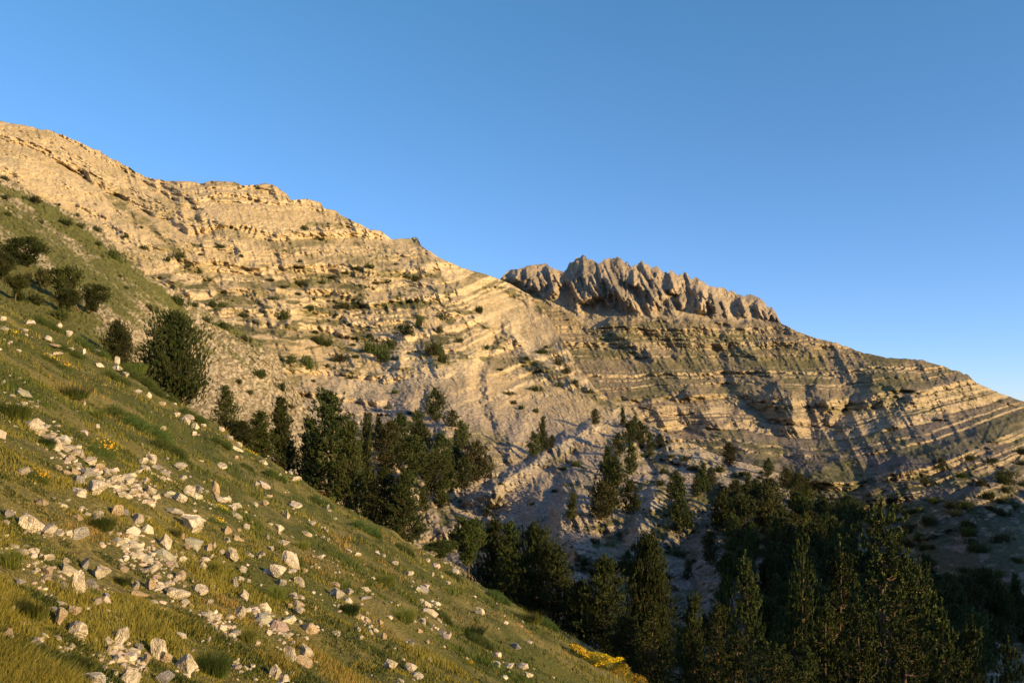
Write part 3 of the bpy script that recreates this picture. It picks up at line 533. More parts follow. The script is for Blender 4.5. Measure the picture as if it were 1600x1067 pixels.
for X_, T_, W_, Yd, k_, v_, lb in NEAR:
    x = (X_ - CX) / F * Yd; z = float(ground(x, Yd)); top = (HZ - T_) / F * Yd; h = top - z
    wh = {'broad': .86, 'cone': .61, 'slim': .4, 'candle': .6, 'open': .66, 'far': .6}[k_]
    hpx = min(h, h * 1.0); put_tree(k_, v_, (x, Yd, z - .1), h, (W_ / F * Yd * (1.05 if k_ == 'cone' else 1)) / (h * wh), lb, GN, tilt=random.uniform(-.04, .04)); i += 1
GV = 'young pines in the ravine below the meadow'
CAND = [
 (1020, 940, 62, 46, 0, 'young pine with pale upright shoots just below the yellow flower cushion'),
 (1083, 985, 52, 45, 1, 'small bright-tipped pine downhill of the first young pine'),
 (1122, 940, 52, 52, 2, 'short pine between two bright-tipped spires'),
 (1136, 890, 46, 56, 1, 'thin bright spire beside the tall pale-tipped pine'),
 (1166, 862, 84, 46, 0, 'tall pale-tipped young pine standing clear in the ravine'),
 (1212, 1002, 120, 34, 2, 'bushy pale-green pine top at the very bottom of the ravine'),
 (1150, 985, 70, 40, 1, 'dim green pine under the tall pale-tipped one'),
 (1241, 900, 50, 56, 1, 'lean bright spire between the tall pale-tipped pine and the big thicket'),
 (1254, 825, 62, 66, 0, 'tall young pine with thin tip above the dark slope'),
 (1312, 855, 84, 60, 2, 'dense pine on the uphill side of the great dark pine'),
 (1378, 785, 178, 52, 2, 'great dense dark pine, the tallest and widest of the ravine'),
 (1342, 935, 96, 44, 0, 'shaded pine in front of the great dense pine'),
 (1434, 872, 92, 54, 2, 'rounded pine on the downhill shoulder of the great dense pine'),
 (1290, 935, 84, 46, 1, 'dark pine low between the spire and the great dense pine'),
 (1474, 940, 84, 50, 0, 'pine with curved bright shoots beyond the rounded pine'),
 (1410, 965, 120, 40, 2, 'dark wide pine under the great dense pine'),
 (1520, 968, 76, 54, 1, 'thin dim pine beyond the curved bright-tipped pine'),
 (1500, 1020, 96, 40, 2, 'low dark pine below the thin dim pine'),
 (1576, 1000, 90, 50, 0, 'dark pine cut by the edge of the view at the bottom of the ravine'),
 (1260, 1010, 90, 38, 0, 'dark pine top beside the bushy pale-green one'),
]
for X_, T_, W_, Yd, v_, lb in CAND:
    x = (X_ - CX) / F * Yd; z = float(ground(x, Yd)); top = (HZ - T_) / F * Yd; h = top - z; wh = [.62, .52, .7][v_]
    put_tree('candle', v_, (x, Yd, z - .1), h, (W_ / F * Yd * (1.5 if v_ == 2 else 1.25)) / (h * wh), lb, GV)

ORD = 'first second third fourth fifth sixth seventh eighth ninth tenth eleventh twelfth thirteenth fourteenth fifteenth sixteenth seventeenth eighteenth nineteenth twentieth twenty-first twenty-second twenty-third twenty-fourth twenty-fifth twenty-sixth twenty-seventh twenty-eighth twenty-ninth thirtieth'.split()
def ordinal(k, n):
    if n == 1: return 'alone there'
    if k == 0: return 'westernmost'
    if k == n - 1: return 'easternmost'
    return f'{ORD[min(k, 29)]} from west'
def zone_labels(items, zones, noun, default):
    """items: dicts with px, py, size; groups them by named place and counts them across, so that every label points at one"""
    by = {}
    for it in items:
        zn = default
        for (x0, y0, x1, y1, nm) in zones:
            if x0 <= it['px'] < x1 and y0 <= it['py'] < y1: zn = nm; break
        by.setdefault(zn, []).append(it)
    for zn, L_ in by.items():
        L_.sort(key=lambda q: q['px'])
        for k, it in enumerate(L_):
            it['zone'] = zn; it['label'] = f"{it['size']} {noun} {zn}, {ordinal(k, len(L_))}"

# ---- pines on the opposite slopes: x, base, height px, kind variant
FARP = [(681, 657, 50, 0), (706, 669, 28, 2), (652, 692, 50, 3), (625, 702, 56, 0), (608, 738, 78, 2), (656, 724, 66, 0), (641, 765, 80, 4), (690, 738, 60, 0), (700, 768, 54, 3), (673, 775, 64, 4), (747, 754, 64, 2), (725, 762, 48, 0), (720, 704, 46, 3), (592, 700, 48, 1), (576, 692, 46, 1), (630, 795, 52, 2), (690, 792, 42, 0), (662, 800, 40, 3), (712, 740, 40, 4),
 (848, 706, 54, 1), (834, 714, 38, 3), (862, 700, 20, 2), (930, 664, 25, 2), (973, 665, 28, 1), (992, 672, 22, 2), (984, 702, 42, 4), (1001, 694, 36, 0), (1016, 708, 30, 3), (966, 712, 36, 0), (950, 742, 44, 1), (986, 742, 48, 3), (1030, 700, 22, 2), (955, 802, 84, 4), (940, 812, 58, 2), (985, 803, 52, 0), (894, 812, 42, 3), (1062, 832, 84, 1), (1055, 780, 44, 0), (1139, 728, 36, 2),
 (1099, 770, 46, 1), (1088, 776, 36, 1), (1112, 760, 30, 2), (1200, 746, 30, 0), (1229, 764, 32, 2), (1246, 792, 52, 0), (1262, 802, 42, 3), (1180, 792, 42, 4), (1150, 792, 42, 2), (1130, 832, 60, 0), (1160, 850, 72, 4), (1192, 822, 52, 2), (1222, 852, 62, 0), (1212, 800, 36, 3), (775, 796, 24, 2), (762, 805, 18, 3), (980, 900, 40, 0), (1110, 880, 50, 2), (1145, 900, 60, 0),
 (1075, 905, 30, 3), (1100, 1010, 50, 0), (1060, 1040, 60, 3)]
rs = np.random.RandomState(77)
for k in range(260):                                   # the dark wood on the spur's tail
    x = 1120 + 520 * rs.rand() ** .75; y = rs.uniform(775, 1066)
    if y < np.interp(x, [1120, 1250, 1300, 1420, 1500, 1640], [800, 785, 825, 900, 935, 975]): continue
    FARP.append((round(x), round(y), round(rs.uniform(38, 66) * (1 + (y - 800) / 500)), int(rs.randint(5))))
FARP = [f for f in FARP if f[1] > CC.top[int((f[0] - CC.x0) / CC.dx)] + 2]
ZP = [(560, 600, 670, 710, 'at the upper edge of the grove in the bowl'), (670, 600, 735, 680, 'on the bare scree above the grove'), (560, 710, 640, 830, 'in the western half of the grove in the bowl'), (640, 680, 780, 745, 'in the middle of the grove in the bowl'), (640, 745, 780, 830, 'along the lower edge of the grove in the bowl'),
      (800, 690, 880, 720, 'beside the pale rock rib crossing the scree'), (900, 640, 1040, 680, 'on the skyline of the wooded spur'), (900, 680, 1040, 715, 'near the top of the wooded spur'), (880, 715, 1040, 760, 'halfway down the wooded spur'), (880, 760, 1040, 830, 'above the folded cream cliff'), (1040, 760, 1080, 860, 'on the upright rock fin'),
      (1080, 690, 1210, 780, 'on the open shoulder of the spur'), (1170, 700, 1300, 780, 'above the blue shaded gully'), (1080, 780, 1180, 870, 'at the foot of the open shoulder'), (1180, 780, 1300, 870, 'under the blue shaded gully'), (900, 870, 1160, 1067, 'on the shaded scree below the folded cliff'),
      (1120, 870, 1250, 930, 'in the dark wood behind the pale-tipped pines'), (1250, 800, 1350, 930, 'in the dark wood behind the great dense pine'), (1350, 800, 1460, 930, 'in the top rank of the dark wood'), (1120, 930, 1300, 1067, 'low in the dark wood by the ravine floor'), (1300, 930, 1420, 1000, 'in the middle rank of the dark wood'), (1420, 900, 1520, 980, 'in the dark wood under the striped slope'),
      (1520, 900, 1580, 1000, 'in the dark wood by the sunlit outcrop'), (1580, 900, 1700, 1000, 'at the edge of view beyond the outcrop'), (1300, 1000, 1370, 1080, 'at the bottom of the dark wood'), (1370, 1000, 1440, 1080, 'below the great dense pine'), (1440, 980, 1560, 1080, 'in the black shade at the ravine end'), (1560, 1000, 1600, 1080, 'in the last corner of the dark wood'), (1600, 1000, 1700, 1080, 'beyond the last corner of the wood')]
items = [dict(px=p[0], py=p[1], h=p[2], v=p[3], size=('small' if p[2] < 34 else 'medium' if p[2] < 54 else 'tall') + (' brownish' if p[3] % 5 == 2 else ' dark')) for p in FARP]
zone_labels(items, ZP, 'pine', 'on the slope across the ravine')
for it in items:
    P = CC.at(it['px'], it['py']); h = it['h'] / F * P[1]; put_tree('far', it['v'], P - np.array([0, 0, .03 * h]), h * 1.03, rs.uniform(.66, .94), it['label'], 'pines on the slopes across the ravine')

# ---- shrubs: x, base, width, height, sheet
SHR = [(8, 283, 14, 8, 'B'), (6, 312, 16, 9, 'B'), (48, 316, 26, 9, 'B'), (103, 352, 22, 12, 'B'), (125, 358, 12, 10, 'B'), (151, 362, 15, 9, 'B'), (91, 321, 8, 5, 'B'), (120, 339, 8, 5, 'B'), (153, 384, 12, 8, 'B'), (183, 408, 25, 19, 'B'), (187, 434, 8, 5, 'B'), (196, 453, 9, 6, 'B'), (237, 488, 19, 12, 'B'), (282, 478, 30, 20, 'B'), (303, 480, 12, 8, 'B'),
 (323, 505, 15, 11, 'B'), (351, 515, 22, 14, 'B'), (385, 535, 16, 10, 'B'), (403, 590, 20, 16, 'B'), (372, 600, 10, 8, 'B'), (390, 618, 14, 9, 'B'), (440, 612, 18, 18, 'B'), (455, 640, 12, 8, 'B'), (262, 512, 10, 7, 'B'), (12, 338, 12, 7, 'B'), (64, 350, 10, 6, 'B'), (30, 470, 26, 18, 'B'), (60, 445, 36, 24, 'B'), (52, 475, 34, 20, 'B'), (92, 500, 28, 16, 'B'),
 (344, 389, 18, 7, 'C'), (359, 399, 7, 5, 'C'), (376, 403, 8, 4, 'C'), (315, 400, 8, 4, 'C'), (303, 386, 12, 5, 'C'), (220, 358, 8, 5, 'C'), (198, 373, 15, 7, 'C'), (225, 391, 14, 6, 'C'), (261, 409, 11, 10, 'C'), (277, 407, 20, 14, 'C'), (294, 419, 10, 7, 'C'), (311, 429, 10, 6, 'C'), (327, 441, 10, 6, 'C'), (335, 481, 18, 13, 'C'), (349, 482, 13, 10, 'C'), (380, 497, 14, 9, 'C'),
 (499, 377, 18, 7, 'C'), (475, 361, 13, 7, 'C'), (447, 396, 11, 5, 'C'), (470, 411, 8, 4, 'C'), (619, 415, 9, 4, 'C'), (606, 444, 22, 8, 'C'), (650, 441, 14, 9, 'C'), (560, 424, 26, 6, 'C'), (580, 421, 20, 7, 'C'), (540, 430, 16, 5, 'C'), (483, 486, 20, 11, 'C'), (540, 484, 34, 11, 'C'), (565, 482, 26, 12, 'C'), (600, 480, 24, 6, 'C'), (512, 465, 9, 5, 'C'), (622, 474, 8, 10, 'C'), (648, 473, 16, 7, 'C'),
 (747, 490, 12, 14, 'C'), (656, 510, 12, 18, 'C'), (690, 501, 16, 13, 'C'), (633, 524, 32, 22, 'C'), (684, 521, 16, 10, 'C'), (578, 528, 12, 7, 'C'), (590, 556, 40, 22, 'C'), (600, 566, 26, 22, 'C'), (612, 545, 26, 18, 'C'), (672, 556, 20, 18, 'C'), (684, 556, 20, 24, 'C'), (692, 568, 16, 18, 'C'), (717, 536, 16, 9, 'C'), (759, 546, 14, 8, 'C'), (531, 566, 24, 13, 'C'), (553, 560, 16, 7, 'C'),
 (486, 578, 26, 18, 'C'), (478, 568, 14, 12, 'C'), (450, 568, 22, 16, 'C'), (509, 575, 10, 6, 'C'), (490, 522, 16, 7, 'C'), (509, 540, 34, 12, 'C'), (495, 535, 22, 9, 'C'), (490, 598, 9, 6, 'C'), (547, 593, 9, 5, 'C'), (550, 541, 10, 5, 'C'), (847, 553, 20, 6, 'C'), (872, 572, 16, 14, 'C'), (822, 564, 12, 8, 'C'), (885, 585, 14, 10, 'C'), (855, 545, 10, 6, 'C'), (440, 500, 22, 14, 'C'), (425, 470, 14, 7, 'C'),
 (445, 452, 20, 6, 'C'), (470, 447, 22, 7, 'C'), (420, 440, 14, 5, 'C'), (500, 444, 16, 5, 'C'), (520, 436, 16, 5, 'C'), (630, 434, 18, 6, 'C'), (590, 446, 16, 5, 'C'), (465, 462, 12, 6, 'C'), (488, 470, 10, 5, 'C'), (838, 612, 24, 10, 'C'), (872, 605, 12, 10, 'C'), (800, 632, 14, 6, 'C'), (815, 640, 12, 8, 'C'), (835, 645, 12, 7, 'C'), (795, 618, 22, 6, 'C'), (900, 600, 12, 8, 'C'), (918, 615, 12, 6, 'C'),
 (780, 580, 10, 5, 'C'), (620, 615, 14, 5, 'C'), (605, 640, 12, 6, 'C'), (640, 648, 14, 6, 'C'), (780, 758, 8, 5, 'C'), (830, 790, 12, 6, 'C'), (905, 728, 22, 8, 'C'), (880, 736, 18, 7, 'C'), (865, 770, 14, 7, 'C'), (930, 850, 16, 8, 'C'), (1030, 760, 20, 12, 'C'), (1040, 740, 16, 8, 'C'), (1070, 720, 18, 9, 'C'), (1090, 735, 22, 10, 'C'), (1120, 738, 20, 9, 'C'), (1165, 745, 20, 10, 'C'), (1150, 765, 22, 10, 'C'),
 (1060, 870, 22, 10, 'C'), (1080, 880, 16, 8, 'C'), (1020, 870, 14, 7, 'C'), (1105, 850, 20, 12, 'C')]
for k in range(150):
    x = rs.uniform(1255, 1600); y = rs.uniform(690, 930)
    if y < 830 - .35 * (x - 1255) - 40 * rs.rand(): continue
    jt = CC.top[int((x - CC.x0) / CC.dx)]
    if y > jt - 4: continue
    SHR.append((round(x), round(y), round(rs.uniform(14, 30)), round(rs.uniform(8, 15)), 'D'))
for k in range(26): x = rs.uniform(985, 1240); y = np.interp(x, [985, 1240], [672, 745]) + rs.uniform(8, 60); SHR.append((round(x), round(y), round(rs.uniform(7, 14)), round(rs.uniform(4, 7)), 'C'))
ZS = [(-20, 260, 70, 345, 'on the western end of the striped spur'), (70, 300, 175, 400, 'along the top edge of the striped spur'), (-20, 430, 110, 520, 'just behind the meadow under twisted pines'), (170, 330, 260, 420, 'near the pale rib above the striped spur'), (175, 420, 270, 520, 'on the middle of the striped spur'), (250, 380, 335, 450, 'on the ridge line west of the dark gully'), (270, 450, 400, 545, 'where striped spur meets dark gully'), (360, 560, 470, 660, 'on the stony nose of the striped spur'),
      (290, 370, 400, 410, 'high on the smooth tan slope'), (400, 340, 700, 400, 'on the upper ledges of the golden face'), (410, 400, 480, 480, 'on the ledges beside the dark gully'), (480, 400, 560, 475, 'on the first green ledge band'), (560, 400, 700, 450, 'at the eastern end of the green ledge band'), (470, 475, 620, 500, 'on the second green ledge band'), (600, 450, 780, 505, 'below the ridge notch on the golden face'), (430, 500, 520, 545, 'on the mound beside the dark gully'),
      (430, 545, 520, 605, 'under the mound beside the dark gully'), (520, 505, 620, 600, 'west of the big cream knob'), (620, 505, 700, 580, 'around the big cream knob'), (700, 520, 800, 590, 'between the cream knob and the rock rib'), (800, 530, 940, 625, 'along the rock rib on the ridge'), (780, 600, 860, 650, 'below the thin pale ledge'), (590, 600, 720, 660, 'on the upper scree'), (760, 720, 940, 870, 'on the folded lower scree'),
      (985, 660, 1060, 770, 'on the west flank of the wooded spur'), (1060, 660, 1130, 800, 'on the crown of the wooded spur'), (1130, 660, 1260, 830, 'on the east flank of the wooded spur'), (1000, 840, 1130, 900, 'beside the blue shaded scree'), (1255, 600, 1360, 900, 'above the blue gully on the far slope'), (1360, 600, 1440, 900, 'in the middle of the striped far slope'), (1440, 600, 1500, 780, 'high east on the striped far slope'), (1440, 780, 1500, 940, 'low east on the striped far slope'), (1500, 600, 1560, 780, 'high on the last stripes'), (1500, 780, 1560, 940, 'low on the last stripes'), (1560, 600, 1620, 800, 'at the upper end of the far slope'), (1560, 800, 1620, 940, 'at the lower end of the far slope')]
items = [dict(px=p[0], py=p[1], w=p[2], h=p[3], s=p[4], size=('tiny dark' if p[2] < 11 else 'small dark' if p[2] < 19 else 'wide low dark' if p[2] > 2 * p[3] else 'bushy dark')) for p in SHR]
zone_labels(items, ZS, 'shrub', 'on the open mountainside')
LY = {'B': B, 'C': CC, 'D': D}
for k, it in enumerate(items):
    P = LY[it['s']].at(it['px'], it['py'] - 1); m = P[1] / F; put_shrub(k * 7 % 5, P, it['w'] * m * 1.15, it['h'] * m * 1.1, it['label'], 'dark shrubs on the mountainside')
# wind-bent pines at the upper end of the spur
def bpine(px_, py_, h_, w_, v, lb, tilt=.15, kind='open'):
    P = B.at(px_, py_); h = h_ / F * P[1]; return put_tree(kind, v, P - np.array([0, 0, .05 * h]), h, (w_ / h_) / (.66 if kind == 'open' else .83) * .66, lb, 'wind-bent pines at the head of the meadow', tilt=tilt)
bpine(46, 418, 46, 80, 1, 'low spreading dark pine, uppermost of the wind-bent pines')
bpine(4, 436, 44, 44, 1, 'dark pine cut by the edge of the view beside the spreading one', .1)
bpine(124, 488, 74, 60, 0, 'twisted pine with bare forked limbs showing under a flat crown', .32)
bpine(140, 490, 48, 50, 1, 'bushy pine leaning on the downhill side of the twisted pine', .1)
bpine(98, 490, 40, 46, 1, 'low pine on the uphill side of the twisted pine', .1)
bpine(24, 470, 40, 46, 0, 'ragged low pine between the spreading pine and the meadow', .1)

# ---- stones of the meadow
def rock_mesh(seed, cuts=16, flat=1.0):
    import bmesh
    bm = bmesh.new(); bmesh.ops.create_icosphere(bm, subdivisions=5, radius=1.0); rs = np.random.RandomState(seed)
    V = np.array([v.co[:] for v in bm.verts]); V *= 1.12
    for k in range(cuts):
        n = rs.normal(0, 1, 3); n /= np.linalg.norm(n); d = rs.uniform(.36, .72); q = V @ n; V -= np.clip(q - d, 0, None)[:, None] * n
    V *= 1 / np.abs(V).max(0)
    nn = V / np.linalg.norm(V, axis=1, keepdims=True)
    V += nn * (.07 * fbm(V[:, 0] * 2 + seed, V[:, 1] * 2, V[:, 2] * 2, o=5, s=seed) + .018 * fbm(V[:, 0] * 6, V[:, 1] * 6, V[:, 2] * 6, o=3, s=seed + 9, ridge=True))[:, None]
    for i_, v in enumerate(bm.verts): v.co = V[i_]
    for f in bm.faces: f.smooth = True
    me = bpy.data.meshes.new('stone'); bm.to_mesh(me); bm.free(); return me
RM = []
for k in range(12):
    for mt in (mRock, mRockT, mRockG):
        if mt is mRock: me = rock_mesh(200 + k, 13 + k % 6); base_me = me
        else: me = base_me.copy()
        me.materials.append(mt) if mt is mRock else None
        if mt is not mRock: me.materials.clear(); me.materials.append(mt)
        RM.append(me)
ROCKS = []
def rock(px_, py_, w_, h_, mt=0, rot=0.0, label=None, v=None, name='stone', sink=.17):
    ROCKS.append(dict(px=px_, py=py_, w=w_, h=h_, mt=mt, rot=rot, label=label, v=v, name=name, sink=sink))
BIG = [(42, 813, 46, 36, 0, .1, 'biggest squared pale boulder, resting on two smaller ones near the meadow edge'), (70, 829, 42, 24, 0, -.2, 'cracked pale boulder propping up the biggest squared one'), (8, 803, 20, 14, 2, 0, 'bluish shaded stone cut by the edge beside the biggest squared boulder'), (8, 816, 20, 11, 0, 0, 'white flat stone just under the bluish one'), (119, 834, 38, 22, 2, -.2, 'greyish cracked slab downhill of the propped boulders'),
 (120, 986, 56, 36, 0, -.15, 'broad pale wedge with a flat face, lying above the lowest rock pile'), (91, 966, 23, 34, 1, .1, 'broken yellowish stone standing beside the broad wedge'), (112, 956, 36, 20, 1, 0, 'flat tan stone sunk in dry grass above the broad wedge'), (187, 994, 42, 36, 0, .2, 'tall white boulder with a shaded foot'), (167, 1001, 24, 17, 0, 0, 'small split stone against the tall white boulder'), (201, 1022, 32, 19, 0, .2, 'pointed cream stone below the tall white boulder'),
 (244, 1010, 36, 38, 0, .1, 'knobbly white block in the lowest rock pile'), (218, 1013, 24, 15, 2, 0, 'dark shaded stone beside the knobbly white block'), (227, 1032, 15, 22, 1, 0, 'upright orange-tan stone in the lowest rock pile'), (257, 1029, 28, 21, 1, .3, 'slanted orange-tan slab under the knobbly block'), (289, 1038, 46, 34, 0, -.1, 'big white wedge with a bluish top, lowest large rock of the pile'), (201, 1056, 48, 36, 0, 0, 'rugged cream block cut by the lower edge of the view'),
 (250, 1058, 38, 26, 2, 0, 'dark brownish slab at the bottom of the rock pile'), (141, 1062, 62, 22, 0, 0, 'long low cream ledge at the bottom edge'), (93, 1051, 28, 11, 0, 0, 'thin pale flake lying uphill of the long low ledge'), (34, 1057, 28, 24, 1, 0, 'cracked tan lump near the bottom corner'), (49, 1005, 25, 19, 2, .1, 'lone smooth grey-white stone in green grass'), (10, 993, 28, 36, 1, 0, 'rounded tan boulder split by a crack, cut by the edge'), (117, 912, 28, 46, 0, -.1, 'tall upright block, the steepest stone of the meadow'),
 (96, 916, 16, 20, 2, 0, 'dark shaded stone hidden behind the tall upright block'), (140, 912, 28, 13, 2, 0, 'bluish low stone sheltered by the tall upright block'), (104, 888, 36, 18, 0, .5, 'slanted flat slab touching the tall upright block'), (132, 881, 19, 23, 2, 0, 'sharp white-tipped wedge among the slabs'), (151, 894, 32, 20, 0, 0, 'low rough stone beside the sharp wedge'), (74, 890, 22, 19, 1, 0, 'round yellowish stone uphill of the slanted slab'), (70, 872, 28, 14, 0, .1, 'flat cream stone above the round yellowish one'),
 (70, 905, 30, 10, 1, 0, 'thin tan slab under the round yellowish stone'), (148, 761, 42, 28, 0, .1, 'large smooth cream boulder at the head of the long scree tongue'), (122, 750, 24, 18, 2, 0, 'grey block above the large smooth cream boulder'), (124, 768, 38, 13, 0, .6, 'sloping rim of cream rock below the large smooth boulder'), (258, 845, 30, 34, 0, 0, 'tall pale boulder at the head of the gravel fan'), (299, 818, 54, 34, 0, .5, 'long jagged ridge of pale rock standing out of the grass'),
 (269, 798, 36, 14, 2, .45, 'flat dark-edged slab lying uphill of the jagged ridge'), (365, 869, 28, 30, 0, 0, 'knobbly pale block beside small grey stones'), (427, 892, 38, 24, 0, .3, 'spread pale outcrop of many flakes'), (451, 880, 50, 12, 0, .75, 'long narrow slab sliding downhill'), (365, 911, 22, 24, 2, 0, 'bluish shaded boulder above a cream one'), (381, 930, 24, 24, 0, 0, 'rounded cream boulder under the bluish one'), (484, 980, 34, 24, 1, .4, 'smooth tan lozenge-shaped boulder alone in the grass'),
 (451, 1020, 28, 26, 0, 0, 'cream boulder with shaded side beside a dark gap'), (477, 1016, 34, 24, 0, .4, 'rough pale boulder behind the one at the dark gap'), (474, 1036, 36, 15, 1, .5, 'slanting tan slab below the rough pale boulder'), (427, 1050, 26, 24, 0, .3, 'grooved white stone near the bottom edge'), (442, 1060, 32, 15, 0, .3, 'flat cream stone below the grooved white one'), (53, 664, 50, 30, 0, .3, 'large half-buried boulder at the top of the meadow scree'), (277, 727, 28, 17, 0, 0, 'rounded lone boulder below the juniper mat'),
 (235, 715, 28, 14, 0, .4, 'sloping cream stone beside the rounded lone boulder'), (272, 926, 44, 22, 0, .1, 'broad white rock on the lower gravel fan'), (313, 922, 30, 15, 0, .3, 'pointed white flake beside the broad white rock'), (232, 912, 21, 20, 1, 0, 'round pinkish-tan boulder above the broad white rock'), (283, 896, 23, 23, 1, 0, 'round cracked tan boulder at the foot of the gravel'), (234, 891, 40, 18, 0, 0, 'rough low ledge across the gravel fan'), (337, 764, 22, 30, 1, 0, 'tall brownish-cream boulder half hidden by dry grass'),
 (339, 779, 26, 11, 0, .6, 'tilted pale flake leaning below the tall brownish boulder'), (281, 779, 28, 18, 0, .3, 'cracked cream boulder along the long scree tongue'), (295, 767, 22, 18, 0, .4, 'clean cream boulder uphill of the cracked one'), (523, 927, 28, 17, 2, 0, 'dark shaded boulder topped by a cream stone'), (525, 914, 24, 11, 1, 0, 'cream stone lying on top of the dark shaded boulder'), (567, 935, 30, 8, 2, .1, 'flat grey stone beyond the dark shaded boulder'), (612, 1039, 26, 20, 0, 0, 'pale pointed rock near the bottom edge amid flowers'),
 (638, 1043, 28, 16, 0, .3, 'broken pale rock just right of the pointed one'), (375, 958, 22, 27, 0, .4, 'leaning pale flake in brown grass'), (417, 962, 17, 22, 0, 0, 'small upright pale stone among dark rubble')]
for b_ in BIG: rock(*b_[:6], label=b_[6], name='boulder' if b_[2] > 27 else 'stone')
MED = [(30, 1036, 15, 14, 1), (44, 1038, 12, 9, 1), (53, 1025, 15, 8, 1), (92, 943, 22, 8, 0), (185, 1012, 24, 6, 0), (169, 1015, 13, 14, 0), (226, 1046, 13, 11, 1), (112, 1009, 15, 13, 0), (89, 1030, 9, 10, 1), (211, 913, 19, 16, 0), (213, 926, 32, 12, 1), (91, 836, 22, 11, 0), (62, 785, 23, 14, 1), (154, 801, 26, 16, 0), (180, 797, 26, 22, 1), (195, 803, 20, 12, 2), (214, 811, 28, 20, 0),
 (180, 746, 24, 15, 0), (200, 750, 24, 17, 0), (185, 760, 26, 11, 0), (187, 772, 24, 11, 0), (206, 768, 22, 11, 0), (218, 758, 11, 13, 2), (226, 751, 12, 14, 0), (234, 768, 26, 16, 0), (244, 776, 18, 11, 0), (102, 878, 20, 11, 0), (190, 889, 22, 12, 1), (192, 846, 14, 9, 0), (283, 839, 20, 14, 1), (290, 855, 18, 12, 1), (315, 885, 20, 16, 0), (324, 855, 23, 18, 1), (334, 852, 11, 17, 0), (344, 862, 14, 12, 0),
 (355, 844, 16, 10, 0), (370, 842, 21, 10, 1), (379, 890, 15, 13, 0), (352, 828, 17, 13, 1), (363, 794, 19, 11, 0), (357, 779, 13, 13, 0), (258, 773, 15, 11, 0), (466, 907, 28, 14, 0), (435, 823, 19, 14, 0), (385, 823, 13, 10, 0), (448, 804, 9, 15, 0), (326, 999, 9, 18, 0), (325, 942, 17, 9, 0), (407, 976, 13, 12, 0), (463, 944, 26, 13, 1), (440, 911, 21, 14, 2), (150, 667, 17, 12, 0), (120, 708, 26, 16, 0),
 (137, 720, 36, 13, 0), (152, 729, 24, 15, 1), (4, 598, 10, 12, 2), (544, 925, 17, 12, 0), (559, 984, 13, 11, 0), (577, 988, 19, 12, 0), (600, 993, 15, 14, 1), (650, 1056, 26, 14, 0), (805, 1010, 24, 11, 2), (750, 954, 26, 13, 0), (662, 922, 22, 14, 2), (669, 876, 9, 8, 0), (662, 953, 24, 7, 0), (86, 695, 30, 20, 0), (100, 702, 24, 14, 0), (108, 716, 20, 12, 1), (100, 738, 22, 10, 1), (90, 732, 16, 8, 1), (131, 738, 26, 14, 2), (165, 735, 20, 12, 0),
 (222, 720, 16, 14, 0), (228, 733, 26, 12, 0), (245, 730, 18, 10, 2), (115, 735, 20, 12, 1), (78, 682, 18, 12, 0), (180, 575, 22, 10, 0), (195, 584, 20, 12, 0), (85, 552, 26, 8, 0), (75, 530, 20, 9, 0), (82, 541, 24, 7, 1), (108, 547, 18, 9, 0), (130, 549, 13, 12, 0), (155, 570, 22, 8, 0), (148, 528, 16, 12, 0), (182, 556, 12, 16, 0), (90, 492, 16, 16, 0), (106, 500, 14, 12, 0), (3, 498, 16, 10, 0), (45, 505, 30, 12, 0),
 (232, 617, 14, 12, 0), (212, 611, 18, 10, 0), (130, 631, 10, 8, 0), (142, 642, 9, 8, 0), (253, 632, 14, 8, 1), (303, 665, 16, 12, 0), (275, 648, 16, 9, 0), (253, 671, 14, 10, 0), (316, 664, 12, 8, 0), (345, 670, 12, 8, 0), (368, 700, 22, 8, 0), (346, 728, 24, 9, 0), (410, 722, 18, 8, 0), (435, 742, 14, 9, 0), (460, 748, 24, 9, 0), (503, 783, 18, 9, 0), (486, 819, 16, 10, 0), (480, 835, 22, 9, 0), (512, 792, 9, 9, 2), (568, 822, 28, 9, 0),
 (545, 862, 18, 8, 0), (557, 867, 16, 8, 0), (600, 868, 12, 7, 0), (615, 880, 16, 8, 0), (640, 897, 20, 9, 0), (676, 897, 10, 9, 0), (690, 900, 9, 7, 0), (645, 969, 14, 8, 0), (660, 970, 18, 10, 0), (655, 985, 12, 10, 1), (690, 989, 20, 7, 2), (702, 990, 8, 9, 0), (736, 989, 12, 9, 0), (668, 1002, 12, 9, 1), (670, 1030, 12, 9, 0), (777, 1037, 22, 9, 0), (825, 1053, 18, 11, 0), (642, 1005, 14, 14, 2), (592, 972, 14, 10, 1), (525, 992, 20, 9, 0), (562, 996, 14, 8, 0),
 (400, 790, 14, 10, 0), (412, 786, 16, 11, 1), (418, 776, 20, 7, 0), (462, 790, 26, 7, 0), (440, 848, 24, 6, 0), (424, 857, 13, 8, 0), (500, 870, 18, 9, 0), (460, 872, 12, 20, 0), (474, 893, 14, 10, 1), (390, 868, 18, 7, 0), (405, 870, 10, 7, 0), (418, 838, 10, 12, 2), (372, 828, 11, 8, 1), (458, 930, 22, 8, 0), (470, 934, 16, 8, 0), (465, 955, 22, 14, 0), (452, 947, 14, 10, 1), (492, 950, 10, 9, 1), (493, 883, 10, 8, 0)]
for m_ in MED: rock(m_[0], m_[1], m_[2], m_[3], m_[4], rs.uniform(-.1, .45))
